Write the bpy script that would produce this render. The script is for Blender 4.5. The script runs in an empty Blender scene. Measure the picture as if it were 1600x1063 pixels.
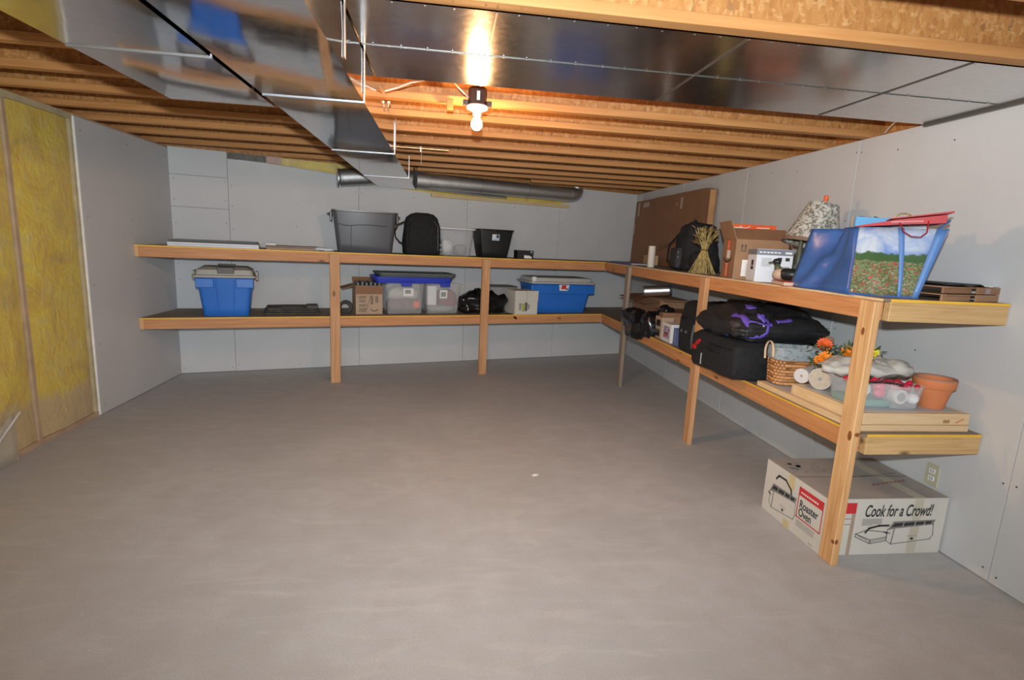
import bpy, bmesh, math, random
from mathutils import Vector, Matrix, noise
random.seed(7)
SC = bpy.context.scene
COL = SC.collection
PI = math.pi

# ---------------------------------------------------------------- camera
H = 1.45
yaw, pitch, roll, FPX = .1305, -.1782, .0497, 827.16
cy, sy = math.cos(yaw), math.sin(yaw)
fwd = Vector((sy*math.cos(pitch), cy*math.cos(pitch), math.sin(pitch)))
rt = Vector((cy, -sy, 0)); up = rt.cross(fwd)
r2 = rt*math.cos(roll)+up*math.sin(roll); u2 = -rt*math.sin(roll)+up*math.cos(roll)
cam_d = bpy.data.cameras.new('camera'); cam = bpy.data.objects.new('camera', cam_d); COL.objects.link(cam)
M = Matrix(((r2.x, u2.x, -fwd.x, 0), (r2.y, u2.y, -fwd.y, 0), (r2.z, u2.z, -fwd.z, H), (0, 0, 0, 1)))
cam.matrix_world = M
cam_d.sensor_width = 36; cam_d.lens = FPX/1600*36; cam_d.clip_start = .02
SC.camera = cam
# ---------------------------------------------------------------- light
SC.view_settings.view_transform = 'Standard'; SC.view_settings.look = 'None'
SC.view_settings.gamma = 1; SC.view_settings.use_curve_mapping = False
SC.view_settings.exposure = .14
W = bpy.data.worlds.new('world'); SC.world = W; W.use_nodes = True
W.node_tree.nodes['Background'].inputs[0].default_value = (.87, .93, 1, 1)
W.node_tree.nodes['Background'].inputs[1].default_value = 1.75
def light(name, kind, loc, energy, color=(1, 1, 1), size=.05, rot=None):
    d = bpy.data.lights.new(name, kind); d.energy = energy; d.color = color
    if kind == 'POINT': d.shadow_soft_size = size
    if kind == 'AREA': d.size = size
    if kind == 'SPOT': d.shadow_soft_size = size; d.spot_size = 2.6; d.spot_blend = .6
    o = bpy.data.objects.new(name, d); COL.objects.link(o); o.location = loc
    if rot: o.rotation_euler = rot
    return o
# the on-camera flash, just above the lens, and an unseen fill lamp added behind the camera
fl_ = light('camera_flash', 'SPOT', (-.02, -.03, 1.63), 405, (.91, .98, 1), .03)
fl_.rotation_euler = (PI/2+.14, roll*-1, -yaw); fl_.data.spot_size = 2.5; fl_.data.spot_blend = 1.0
light('rear_fill_light', 'POINT', (-.4, -1.6, 2.0), 55, (.97, .98, 1), .12)
light('bulb_light', 'POINT', (.145, 3.0, 2.03), 34, (1, .52, .22), .035)

# ---------------------------------------------------------------- frames
AL = math.atan(.3029)                    # the back wall runs at 17 degrees to the joists
Ux, Uy = math.cos(AL), math.sin(AL)
def bk(u, v, z): return Vector((u*Ux - v*Uy, u*Uy + v*Ux, z))
D0 = 6.0874; VF = 5.435; XR = 2.561; XF = 1.917; YE = 2.108
Z1, Z2, TOP = 1.2956, .6684, 2.2
def xl(y): return -2.62 + .013*(5.57-y)

# ---------------------------------------------------------------- mesh builder
class MB:
    def __init__(s): s.bm = bmesh.new()
    def face(s, pts, mi=0):
        vs = [s.bm.verts.new(p) for p in pts]
        f = s.bm.faces.new(vs); f.material_index = mi; return f
    def prism(s, poly, z0, z1, mi=0):
        n = len(poly)
        a = [s.bm.verts.new((p[0], p[1], z0)) for p in poly]; b = [s.bm.verts.new((p[0], p[1], z1)) for p in poly]
        fs = [s.bm.faces.new(a[::-1]), s.bm.faces.new(b)]
        for i in range(n): fs.append(s.bm.faces.new((a[i], a[(i+1) % n], b[(i+1) % n], b[i])))
        for f in fs: f.material_index = mi
        return s
    def box(s, x0, x1, y0, y1, z0, z1, mi=0, b=0, M=None):
        t = bmesh.new() if b or M else s.bm
        vs = [t.verts.new((x, y, z)) for x in (x0, x1) for y in (y0, y1) for z in (z0, z1)]
        fs = [t.faces.new([vs[i] for i in q]) for q in ((0, 1, 3, 2), (4, 6, 7, 5), (0, 4, 5, 1), (2, 3, 7, 6), (0, 2, 6, 4), (1, 5, 7, 3))]
        for f in fs: f.material_index = mi
        if b: bmesh.ops.bevel(t, geom=list(t.edges), offset=b, segments=2 if b > .004 else 1, affect='EDGES', profile=.5)
        if M: t.transform(M)
        if t is not s.bm: s.merge(t)
        return s
    def merge(s, t):
        me = bpy.data.meshes.new('tmp'); t.to_mesh(me); t.free(); s.bm.from_mesh(me); bpy.data.meshes.remove(me)
    def loft(s, rings, cap0=True, cap1=True, mi=0, closed=True):
        R = [[s.bm.verts.new(p) for p in r] for r in rings]; n = len(R[0]); fs = []
        for a, b in zip(R, R[1:]):
            for i in range(n if closed else n-1):
                fs.append(s.bm.faces.new((a[i], a[(i+1) % n], b[(i+1) % n], b[i])))
        if cap0: fs.append(s.bm.faces.new(R[0][::-1]))
        if cap1: fs.append(s.bm.faces.new(R[-1]))
        for f in fs: f.material_index = mi
        return s
    def lathe(s, prof, n=20, c=(0, 0, 0), mi=0, cap0=True, cap1=True, M=None):
        rings = [[Vector((r*math.cos(2*PI*i/n), r*math.sin(2*PI*i/n), z)) for i in range(n)] for r, z in prof]
        if M: rings = [[M @ p for p in r] for r in rings]
        rings = [[p+Vector(c) for p in r] for r in rings]
        return s.loft(rings, cap0, cap1, mi)
    def tube(s, path, r, n=8, mi=0, closed=False, flat=1.0):
        P = [Vector(p) for p in path]; rings = []; prev = None
        for i, p in enumerate(P):
            a = P[i-1] if (i or closed) else P[0]; b = P[(i+1) % len(P)] if (i < len(P)-1 or closed) else P[-1]
            t = (b-a).normalized()
            if prev is None:
                x = t.cross(Vector((0, 0, 1)))
                if x.length < .1: x = t.cross(Vector((0, 1, 0)))
            else: x = prev - t*prev.dot(t)
            x.normalize(); prev = x; y = t.cross(x)
            rr = r[i] if isinstance(r, (list, tuple)) else r
            rings.append([p + x*rr*math.cos(2*PI*k/n) + y*rr*flat*math.sin(2*PI*k/n) for k in range(n)])
        if closed: rings.append(rings[0]); return s.loft(rings, False, False, mi)
        return s.loft(rings, True, True, mi)
    def sub(s, n=1):
        bmesh.ops.subdivide_edges(s.bm, edges=list(s.bm.edges), cuts=n, use_grid_fill=True); return s
    def disp(s, amp, freq, seed=0, fn=None):
        s.bm.normal_update()
        for v in s.bm.verts:
            q = v.co*freq + Vector((seed*7.3, seed*3.1, seed*1.7))
            v.co += v.normal*amp*(noise.noise(q) + .5*noise.noise(q*2.3))*(fn(v.co) if fn else 1)
        return s
    def build(s, name, mat, parent=None, loc=(0, 0, 0), rot=(0, 0, 0), smooth=None, weld=False, sub=0):
        if weld: bmesh.ops.remove_doubles(s.bm, verts=list(s.bm.verts), dist=1e-5)
        bmesh.ops.recalc_face_normals(s.bm, faces=list(s.bm.faces))
        me = bpy.data.meshes.new(name); s.bm.to_mesh(me); s.bm.free()
        for m in (mat if isinstance(mat, (list, tuple)) else [mat]): me.materials.append(m)
        if smooth is not None:
            me.shade_smooth()
            if smooth < 180: me.set_sharp_from_angle(angle=math.radians(smooth))
        o = bpy.data.objects.new(name, me); COL.objects.link(o)
        o.location = loc; o.rotation_euler = rot
        if parent: o.parent = parent
        if sub:
            md = o.modifiers.new('sub', 'SUBSURF'); md.levels = sub; md.render_levels = sub
        return o
def rr(w, d, r, z, cx=0, cy_=0, n=5):
    r = min(r, w/2*.999, d/2*.999); out = []
    for qx, qy, a0 in ((1, 1, 0), (-1, 1, PI/2), (-1, -1, PI), (1, -1, 1.5*PI)):
        for i in range(n):
            a = a0 + PI/2*i/(n-1)
            out.append(Vector((cx+qx*(w/2-r)+r*math.cos(a), cy_+qy*(d/2-r)+r*math.sin(a), z)))
    return out
def thing(name, label, cat, loc=(0, 0, 0), rz=0, group=None):
    o = bpy.data.objects.new(name, None); COL.objects.link(o); o.empty_display_size = .05
    o.location = loc; o.rotation_euler = (0, 0, rz); return tag(o, label, cat, group)
def tag(o, label, cat, group=None):
    o['label'] = label; o['category'] = cat
    if group: o['group'] = group
    return o
def struct(o): o['kind'] = 'structure'; return o
def stuff(o): o['kind'] = 'stuff'; return o
class Face:
    """flat print on one side of a box: 2D coordinates to 3D"""
    def __init__(s, o, a, b): s.o = Vector(o); s.a = Vector(a).normalized(); s.b = Vector(b).normalized(); s.n = s.a.cross(s.b)
    def p(s, x, y, h=.0012): return s.o + s.a*x + s.b*y + s.n*h
    def poly(s, m, pts, h=.0012, mi=0): m.face([s.p(x, y, h) for x, y in pts], mi)
    def rect(s, m, x0, x1, y0, y1, h=.0012, mi=0): s.poly(m, ((x0, y0), (x1, y0), (x1, y1), (x0, y1)), h, mi)
    def line(s, m, pts, w, h=.0014, mi=0):
        for (x0, y0), (x1, y1) in zip(pts, pts[1:]):
            dx, dy = x1-x0, y1-y0; L = math.hypot(dx, dy) or 1; nx, ny = -dy/L*w/2, dx/L*w/2; ex, ey = dx/L*w*.4, dy/L*w*.4
            s.poly(m, ((x0+nx-ex, y0+ny-ey), (x0-nx-ex, y0-ny-ey), (x1-nx+ex, y1-ny+ey), (x1+nx+ex, y1+ny+ey)), h, mi)
    def text(s, name, body, x, y, size, mat, parent, sx=1, shear=0, bold=0, align='LEFT'):
        c = bpy.data.curves.new(name, 'FONT'); c.body = body; c.size = size; c.shear = shear; c.offset = bold; c.align_x = align; c.fill_mode = 'FRONT'
        t = bpy.data.objects.new('t', c); COL.objects.link(t)
        dg = bpy.context.evaluated_depsgraph_get(); me = bpy.data.meshes.new_from_object(t.evaluated_get(dg))
        bpy.data.objects.remove(t); bpy.data.curves.remove(c)
        for v in me.vertices: v.co = s.p(x+v.co.x*sx, y+v.co.y, .0018)
        me.materials.clear(); me.materials.append(mat)
        o = bpy.data.objects.new(name, me); COL.objects.link(o); o.parent = parent; return o

# ---------------------------------------------------------------- materials
class NT:
    def __init__(s, name):
        m = bpy.data.materials.new(name); m.use_nodes = True; s.m = m; s.t = m.node_tree; s.n = s.t.nodes
        s.b = s.n['Principled BSDF']; s.co = s.n.new('ShaderNodeTexCoord').outputs['Object']
    def set(s, **k):
        for a, v in k.items():
            i = s.b.inputs[a.replace('_', ' ')]
            if hasattr(v, 'node'): s.t.links.new(v, i)
            else: i.default_value = (*v, 1) if isinstance(v, tuple) and len(v) == 3 else v
        return s.m
    def map(s, sc=(1, 1, 1), rot=(0, 0, 0), rnd=False):
        n = s.n.new('ShaderNodeMapping'); n.inputs['Scale'].default_value = sc; n.inputs['Rotation'].default_value = rot
        if rnd:
            oi = s.n.new('ShaderNodeObjectInfo'); a = s.n.new('ShaderNodeVectorMath'); a.operation = 'ADD'; c = s.n.new('ShaderNodeMath'); c.operation = 'MULTIPLY'; c.inputs[1].default_value = 37.
            s.t.links.new(oi.outputs['Random'], c.inputs[0]); s.t.links.new(s.co, a.inputs[0]); s.t.links.new(c.outputs[0], a.inputs[1]); s.t.links.new(a.outputs[0], n.inputs[0])
        else: s.t.links.new(s.co, n.inputs[0])
        return n.outputs[0]
    def noise(s, vec, scale=5, detail=4, rough=.55, dist=0, col=False):
        n = s.n.new('ShaderNodeTexNoise'); n.inputs['Scale'].default_value = scale; n.inputs['Detail'].default_value = detail
        n.inputs['Roughness'].default_value = rough; n.inputs['Distortion'].default_value = dist
        s.t.links.new(vec, n.inputs['Vector']); return n.outputs['Color' if col else 'Fac']
    def vor(s, vec, scale=5, out='Color', feat='F1', rnd=1):
        n = s.n.new('ShaderNodeTexVoronoi'); n.feature = feat; n.inputs['Scale'].default_value = scale; n.inputs['Randomness'].default_value = rnd
        s.t.links.new(vec, n.inputs['Vector']); return n.outputs[out]
    def ramp(s, fac, *stops, interp='LINEAR'):
        n = s.n.new('ShaderNodeValToRGB'); cr = n.color_ramp; cr.interpolation = interp
        while len(cr.elements) < len(stops): cr.elements.new(.5)
        for e, (p, c) in zip(cr.elements, stops): e.position = p; e.color = (*c, 1) if isinstance(c, tuple) else (c, c, c, 1)
        s.t.links.new(fac, n.inputs[0]); return n.outputs[0]
    def mix(s, f, a, b, mode='MIX'):
        n = s.n.new('ShaderNodeMix'); n.data_type = 'RGBA'; n.blend_type = mode
        for i, v in ((0, f), (6, a), (7, b)):
            if hasattr(v, 'node'): s.t.links.new(v, n.inputs[i])
            else: n.inputs[i].default_value = (*v, 1) if isinstance(v, tuple) else v
        return n.outputs[2]
    def math(s, op, a, b=0.):
        n = s.n.new('ShaderNodeMath'); n.operation = op
        for i, v in ((0, a), (1, b)):
            if hasattr(v, 'node'): s.t.links.new(v, n.inputs[i])
            else: n.inputs[i].default_value = v
        return n.outputs[0]
    def sep(s, vec):
        n = s.n.new('ShaderNodeSeparateXYZ'); s.t.links.new(vec, n.inputs[0]); return n.outputs
    def bump(s, h, strength=.2, dist=.01):
        n = s.n.new('ShaderNodeBump'); n.inputs['Strength'].default_value = strength; n.inputs['Distance'].default_value = dist
        s.t.links.new(h, n.inputs['Height']); s.t.links.new(n.outputs[0], s.b.inputs['Normal']); return s
def flat(name, col, rough=.6, metal=0, var=.06, nsc=12, bump=0, **k):
    t = NT(name); c2 = tuple(max(0, x*(1-var)) for x in col); c1 = tuple(x*(1+var) for x in col)
    nz = t.noise(t.map(), nsc, 3)
    if bump: t.bump(nz, bump, .004)
    return t.set(Base_Color=t.ramp(nz, (.3, c2), (.7, c1)), Roughness=rough, Metallic=metal, **k)
def wood(name, axis, light_, dark, knot=True, sc=1.):
    t = NT(name); s = [34.*sc]*3; s[axis] = 1.6*sc
    v = t.map(tuple(s), rnd=True); n1 = t.noise(v, 1.4, 5, .6, .8)
    s2 = [5.]*3; s2[axis] = .6; n2 = t.noise(t.map(tuple(s2), rnd=True), 1.5, 2)
    c = t.mix(t.ramp(n1, (.35, 0.), (.68, 1.)), light_, dark)
    c = t.mix(t.ramp(n2, (.4, 0.), (.75, .45)), c, tuple(x*.72 for x in light_))
    if knot:
        s3 = [7.]*3; s3[axis] = 3.2
        k = t.vor(t.map(tuple(s3), rnd=True), 1.0, 'Distance')
        c = t.mix(t.ramp(k, (.05, .9), (.13, 0.)), c, tuple(x*.28 for x in dark))
    t.bump(n1, .15, .002)
    return t.set(Base_Color=c, Roughness=.62)
def osb(name):
    t = NT(name)
    n = t.noise(t.map((3, 3, 3), rnd=True), 4, 3, .6, 0, True)
    def layer(sc, k):
        vv = t.n.new('ShaderNodeVectorMath'); vv.operation = 'MULTIPLY_ADD'; t.t.links.new(n, vv.inputs[0]); vv.inputs[1].default_value = (k, k, k); t.t.links.new(t.map(sc, (.0, .35, .2), rnd=True), vv.inputs[2])
        return t.sep(t.vor(vv.outputs[0], 1., 'Color'))
    x = layer((75, 75, 30), 2.2); y = layer((50, 50, 95), 2.0)
    c = t.ramp(x[0], (.0, (.37, .155, .042)), (.35, (.45, .20, .058)), (.7, (.50, .235, .072)), (.95, (.58, .31, .12)), (1., (.22, .09, .03)))
    c = t.mix(t.ramp(y[0], (.45, 0.), (.85, .55)), c, (.47, .215, .065))
    c = t.mix(t.ramp(y[1], (.90, 0.), (.93, .45), interp='CONSTANT'), c, (.64, .38, .17))
    fine = t.noise(t.map((60, 60, 260), rnd=True), 1, 3)
    c = t.mix(t.ramp(fine, (.4, .25), (.6, 0.)), c, (.30, .14, .05))
    t.bump(x[1], .25, .002)
    return t.set(Base_Color=c, Roughness=.6)
def galv(name, rough=.2, base=(.60, .62, .64), bumpy=.05):
    t = NT(name); vc = t.vor(t.map(), 42, 'Color'); x = t.sep(vc)
    c = t.mix(x[0], tuple(b*.96 for b in base), tuple(b*1.04 for b in base))
    n = t.noise(t.map(), 2.2, 2); t.bump(n, bumpy, .05)
    r = t.math('MULTIPLY_ADD', x[1], .025); t.n[-1].inputs[2].default_value = rough
    return t.set(Base_Color=c, Metallic=1., Roughness=r)
def concrete():
    t = NT('concrete'); m = t.map()
    a = t.noise(m, 1.1, 6, .6, .6); b = t.noise(m, 7, 5, .6); d = t.noise(t.map((1, 4, 1), (0, 0, .5)), 2.2, 5, .65, 1.6); e = t.noise(m, 160, 2)
    c = t.ramp(a, (.3, (.445, .45, .455)), (.7, (.555, .565, .575)))
    c = t.mix(t.ramp(b, (.35, .0), (.70, .75)), c, (.45, .435, .43))
    c = t.mix(t.ramp(d, (.50, .0), (.72, .6)), c, (.60, .585, .575))
    c = t.mix(t.ramp(e, (.35, .22), (.6, 0.)), c, (.25, .22, .2))
    t.bump(t.math('ADD', b, e), .08, .004)
    return t.set(Base_Color=c, Roughness=t.ramp(a, (.3, .5), (.7, .66)))
def drywall():
    t = NT('drywall'); n = t.noise(t.map(), 1.7, 4); e = t.noise(t.map(), 60, 3)
    c = t.ramp(n, (.3, (.57, .58, .59)), (.7, (.63, .635, .645)))
    c = t.mix(t.ramp(e, (.5, 0.), (.8, .12)), c, (.5, .5, .5))
    t.bump(n, .04, .03)
    return t.set(Base_Color=c, Roughness=.62)
def insul():
    t = NT('fibreglass'); n = t.noise(t.map(), 3, 7, .68, 1.0); n2 = t.noise(t.map((1, 1, .6)), 14, 5, .6, 1)
    c = t.ramp(n, (.28, (.50, .37, .10)), (.45, (.70, .50, .09)), (.6, (.78, .62, .10)), (.75, (.60, .50, .22)))
    c = t.mix(t.ramp(n2, (.45, 0.), (.8, .5)), c, (.62, .53, .33))
    lo = t.math('ADD', t.sep(t.co)[2], t.math('MULTIPLY', n, .25))
    c = t.mix(t.ramp(lo, (.38, .75), (.46, 0.)), c, (.56, .44, .30))
    t.bump(t.math('ADD', n, n2), .5, .02)
    return t.set(Base_Color=c, Roughness=.5, Coat_Weight=.35, Coat_Roughness=.3)
def card(name, col=(.36, .20, .105)): return flat(name, col, .75, var=.1, nsc=6)
def clearp(name, tint=(.9, .93, .95), a=.17, rough=.2):
    t = NT(name); n = t.noise(t.map(), 20, 3)
    return t.set(Base_Color=tint, Roughness=rough, Alpha=a, Transmission_Weight=.0, Specular_IOR_Level=.6)
def poppies():
    t = NT('poppy_print'); o = t.sep(t.co); z = o[2]
    m = t.map(); cl = t.noise(m, 7, 5, .6, .6); fl = t.vor(t.map((1, 1, 1.3)), 135, 'Color'); fx = t.sep(fl)
    sky = t.mix(t.ramp(cl, (.38, 0.), (.58, 1.)), (.16, .27, .58), (.52, .57, .64))
    field = t.ramp(fx[0], (0., (.09, .13, .05)), (.3, (.17, .22, .10)), (.55, (.30, .09, .055)), (.66, (.27, .27, .17)), (.82, (.18, .15, .08)), (.95, (.42, .08, .06)), interp='CONSTANT')
    tn = t.noise(m, 26, 3)
    zz = t.math('ADD', z, t.math('MULTIPLY', t.math('SUBTRACT', tn, .5), .045))
    c = t.mix(t.ramp(zz, (.166, 0.), (.167, 1.)), field, (.05, .11, .04))
    c = t.mix(t.ramp(zz, (.199, 0.), (.2, 1.)), c, sky)
    return t.set(Base_Color=c, Roughness=.3)
def camo(name, a, b, c_=None, sc=30, rough=.8):
    t = NT(name); n = t.noise(t.map(), sc, 3, .5, .8)
    return t.set(Base_Color=t.ramp(n, (.44, a), (.5, b), (.58, c_ or b)), Roughness=rough)

WX = wood('lumber_x', 0, (.66, .325, .145), (.48, .20, .075)); WY = wood('lumber_y', 1, (.68, .31, .12), (.50, .195, .065)); WZO = wood('orange_lumber_z', 2, (.68, .38, .19), (.50, .24, .10)); WZ = wood('lumber_z', 2, (.76, .46, .22), (.56, .28, .10))
WXP = wood('pale_lumber_x', 0, (.66, .43, .20), (.48, .28, .105)); WXPF = wood('pale_pine_edge', 0, (.78, .58, .36), (.66, .44, .22), False); WGZ = wood('weathered_lumber', 2, (.36, .29, .22), (.24, .18, .13))
FL = wood('joist_flange', 0, (.56, .275, .095), (.44, .19, .055), False, .7); OSB = osb('osb_flakes')
PLY = flat('plywood_top', (.25, .19, .14), .7, var=.2, nsc=5); YEL = flat('yellow_paint', (.80, .47, .05), .5, var=.1)
GAL = galv('galvanised_duct', .07, (.66, .67, .69)); PAN = galv('galvanised_pan', .17, (.62, .62, .63), .06); CLEAT = galv('drive_cleat', .42, (.55, .57, .60)); RND = galv('round_duct_metal', .48, (.66, .68, .68), .1)
CONC = concrete(); DRY = drywall(); INS = insul(); DRYE = flat('drywall_edge', (.82, .82, .80), .6)
STUDP = flat('stud_under_plastic', (.50, .36, .24), .5, var=.15, nsc=8, Coat_Weight=.3)
SCREW = flat('screw_dark', (.06, .06, .06), .5); BLACKC = flat('black_cloth', (.010, .010, .012), .85, var=.4, nsc=30, bump=.25); BLACKP = flat('black_plastic', (.012, .013, .014), .4, var=.2)
BAGP = flat('black_bag_film', (.008, .008, .010), .22, var=.3, nsc=20, bump=.2)
GREYT = flat('dark_grey_tote', (.085, .09, .105), .33, var=.08, nsc=3); BLUET = flat('blue_tote', (.022, .165, .62), .4, var=.08, nsc=3); LIDG = flat('grey_lid', (.40, .40, .37), .5); LIDD = flat('dark_grey_panel', (.10, .10, .09), .5)
WHP = flat('white_plastic', (.74, .75, .76), .4, var=.03); WHC = flat('white_cloth', (.50, .49, .45), .85, var=.08, nsc=10, bump=.3); WHB = flat('white_board', (.76, .79, .86), .4, var=.02)
CARD = card('cardboard', (.33, .185, .10)); CARDD = card('cardboard_brown', (.27, .135, .07)); CARDL = card('cardboard_beige', (.46, .33, .23)); CARDW = flat('printed_white_card', (.64, .61, .55), .6, var=.05, nsc=4); CARDT = card('cardboard_top', (.42, .38, .345))
CLR = clearp('clear_plastic'); CLRT = clearp('clear_film', (.85, .88, .92), .15, .12); CLRG = clearp('grey_clear_plastic', (.50, .51, .51), .5)
BLU = flat('cobalt_lid', (.03, .055, .48), .35, var=.1); GRL = flat('slate_lid', (.13, .15, .15), .45)
ORG = flat('orange_print', (.85, .12, .025), .5); ORW = flat('white_print', (.85, .83, .8), .5); RED = flat('red_print', (.60, .03, .035), .5, var=.1); INK = flat('black_ink', (.03, .03, .032), .6); INKG = flat('grey_ink', (.30, .30, .29), .6); MAR = flat('maroon', (.20, .03, .045), .6, var=.2)
TER = flat('terracotta', (.60, .20, .075), .75, var=.1, nsc=7, bump=.1); TERI = flat('terracotta_rim', (.34, .19, .13), .8)
STRAPB = flat('light_blue_strap', (.11, .24, .54), .4); BAGB = flat('blue_tarp', (.045, .115, .33), .28, var=.18, nsc=7, bump=.25); PAPB = flat('light_blue_paper', (.18, .46, .80), .5); POP = poppies()
PUR = flat('purple_webbing', (.12, .07, .42), .6, var=.15); REDR = flat('red_ribbon', (.42, .008, .016), .55)
STEEL = galv('steel_can', .36, (.92, .92, .92), .0); BRASS = flat('straw', (.40, .29, .10), .5, var=.6, nsc=45); STRAWD = flat('straw_dark', (.16, .10, .03), .7)
DKG = flat('dark_green_glass', (.02, .03, .015), .12); LABY = flat('yellow_label', (.70, .42, .06), .5, var=.3, nsc=60); DUCKG = flat('duck_green', (.07, .09, .04), .5); DUCKB = flat('duck_black', (.01, .014, .014), .4); DUCKC = flat('duck_cream', (.50, .36, .26), .5)
LBASE = flat('bronze_stem', (.085, .09, .055), .5); LEAFG = flat('grey_green_leaf', (.10, .13, .10), .6); BROWN = flat('shade_trim', (.22, .15, .11), .6)
SHADE = camo('leaf_print_shade', (.17, .16, .13), (.42, .41, .37), (.56, .55, .51), 60); PLAID = camo('plaid_liner', (.20, .25, .26), (.34, .40, .42), (.30, .33, .34), 40)
WICK = flat('wicker', (.58, .28, .11), .6, var=.3, nsc=90); WICKL = flat('wicker_handle', (.66, .46, .30), .6)
GRN = flat('foliage_green', (.10, .15, .06), .6, var=.4, nsc=40); GRND = flat('pine_green', (.06, .10, .08), .7, var=.3, nsc=40); ORF = flat('orange_petals', (.90, .28, .02), .5, var=.15); YEF = flat('yellow_petals', (.85, .75, .03), .5); ORD = flat('deep_orange_petals', (.85, .13, .02), .5)
ROLLP = flat('roll_end_paper', (.50, .42, .33), .6, var=.12, nsc=50); ROLLW = flat('roll_white', (.62, .58, .56), .6); FOIL = flat('pink_foil', (.65, .06, .35), .15, metal=.6); TEAL = flat('teal_liner', (.06, .26, .20), .5); PNK = flat('pink_bow', (.75, .10, .18), .4); REDB = flat('red_bauble', (.50, .01, .04), .12)
IVORY = flat('ivory_plate', (.52, .50, .36), .4, var=.03); BOXDK = flat('dark_window', (.03, .02, .02), .3); PHOTO = camo('photo_print', (.12, .12, .35), (.70, .70, .75), (.40, .10, .12), 40, .5); BLUBK = flat('slate_blue_cover', (.10, .13, .30), .5)
GSLAB = flat('grey_laminate', (.50, .51, .53), .45, var=.04); COPPER = flat('copper_rod', (.70, .38, .2), .3, metal=.8); TAPE = flat('packing_tape', (.55, .51, .41), .35); JBOX = flat('brown_box_plastic', (.055, .035, .03), .4); WIRE = flat('white_cable', (.70, .66, .58), .5); CLRF = clearp('vapour_barrier', (.8, .8, .72), .35, .15)
t = NT('lit_bulb'); BULB = t.set(Base_Color=(1., .8, .5), Emission_Color=(1., .72, .36), Emission_Strength=30.)
PORC = flat('porcelain', (.85, .83, .8), .3)

# ---------------------------------------------------------------- structure
YB = -4.0                                    # the room goes on behind the camera
m = MB(); m.prism([(-8, -14), (8, -14), (8, YB), (XR+.15, YB), (XR+.15, 7.4), (-2.75, 5.7), (-2.75, YB), (-8, YB)], -.08, 0)
floor = struct(m.build('floor', CONC))

# ceiling: subfloor, I-joists (webs and flanges)
m = MB(); m.prism([(-2.75, YB), (XR+.15, YB), (XR+.15, 7.4), (-2.75, 5.7)], 2.502, 2.52)
ceil = struct(m.build('ceiling', OSB))
def yback(x): return 6.36 + .3029*x
JY = [-3.97, -3.55, -3.13, -2.71, -2.3, -1.9, -1.47, -1.05, -.63, -.21, .21, .63, 1.05, 1.47, 1.89, 2.31, 2.735, 3.17, 3.58, 4.04, 4.49, 4.94, 5.38, 5.80, 6.20, 6.60]
for y in JY:                                  # y = far lower edge of the flange
    x0 = max(-2.74, (y-6.36+.06)/.3029)
    L = XR+.12-x0; rz = 0
    for nm, (a, b, c, d), mt in (('joist_flange', (-.058, 0, TOP, TOP+.038), FL), ('joist_web', (-.034, -.024, TOP+.038, TOP+.264), OSB), ('joist_flange', (-.058, 0, TOP+.264, 2.502), FL)):
        m = MB(); m.box(0, L, a, b, c-TOP, d-TOP, b=.0015 if nm == 'joist_flange' else 0); m.build(nm, mt, ceil, (x0, y, TOP), (0, 0, rz))
# rim joist along the back wall
m = MB(); m.box(-1.1, 4.75, 0, .03, -.002, .305); m.build('rim_joist', OSB, ceil, bk(0, D0+.03, TOP), (0, 0, AL))

m = MB(); m.box(XR+.09, XR+.12, YB, 7.3, TOP, 2.5); m.build('rim_joist', OSB, ceil)
m = MB(); m.box(-2.75, -2.72, YB, 5.8, TOP-.05, 2.51); m.build('rim_joist', OSB, ceil)
# right wall: drywall sheets on a backing
m = MB(); m.box(XR+.0127, XR+.1, YB, 7.3, 0, TOP-.001); wr = struct(m.build('wall_right', DRYE))
seams = [YB, -3., -1.75, -.5, .7, 1.95, 3.2, 4.465, 5.71, 6.95, 7.2]
for a, b in zip(seams, seams[1:]):
    m = MB(); g = .0016; dz = .012 if a < 1.9 else .004
    m.box(0, .0127, g, b-a-g, dz, TOP, b=.0012); m.build('drywall_panel', DRY, wr, (XR, a, 0))
def screws(pts, parent, nrm, name='screw_heads'):
    m = MB()
    for p in pts:
        R = Vector((0, 0, 1)).rotation_difference(Vector(nrm)).to_matrix().to_4x4()
        m.lathe([(.0045, 0), (.0045, .0012), (.002, .0014)], 6, p, M=R)
    return stuff(m.build(name, SCREW, parent))
pts = []
for s in seams[4:-1]:
    for dy in (-.028, .028):
        for z in (.06, .48, 1.0, 1.05, 1.7, 2.12): pts.append((XR, s+dy+random.uniform(-.008, .008), z+random.uniform(-.02, .02)))
for y in (1.33, 2.55, 3.8, 5.1, 2.9, 4.1):
    for z in (.05, 1.0, 1.62, 2.1): pts.append((XR, y, z+random.uniform(-.02, .02)))
screws(pts, wr, (-1, 0, 0))
# bent cable stub and strap mark near the top
m = MB(); m.tube([(2.42, 2.77, 2.21), (2.46, 2.84, 2.225), (2.50, 2.92, 2.215), (2.53, 2.98, 2.20)], .004, 6); tag(m.build('white_cable_stub', WIRE), 'short white cable poking out between metal ceiling pan and right wall', 'cable')
m = MB(); m.box(XR-.003, XR+.003, 2.03, 2.10, 0, .045, b=.001)

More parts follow.
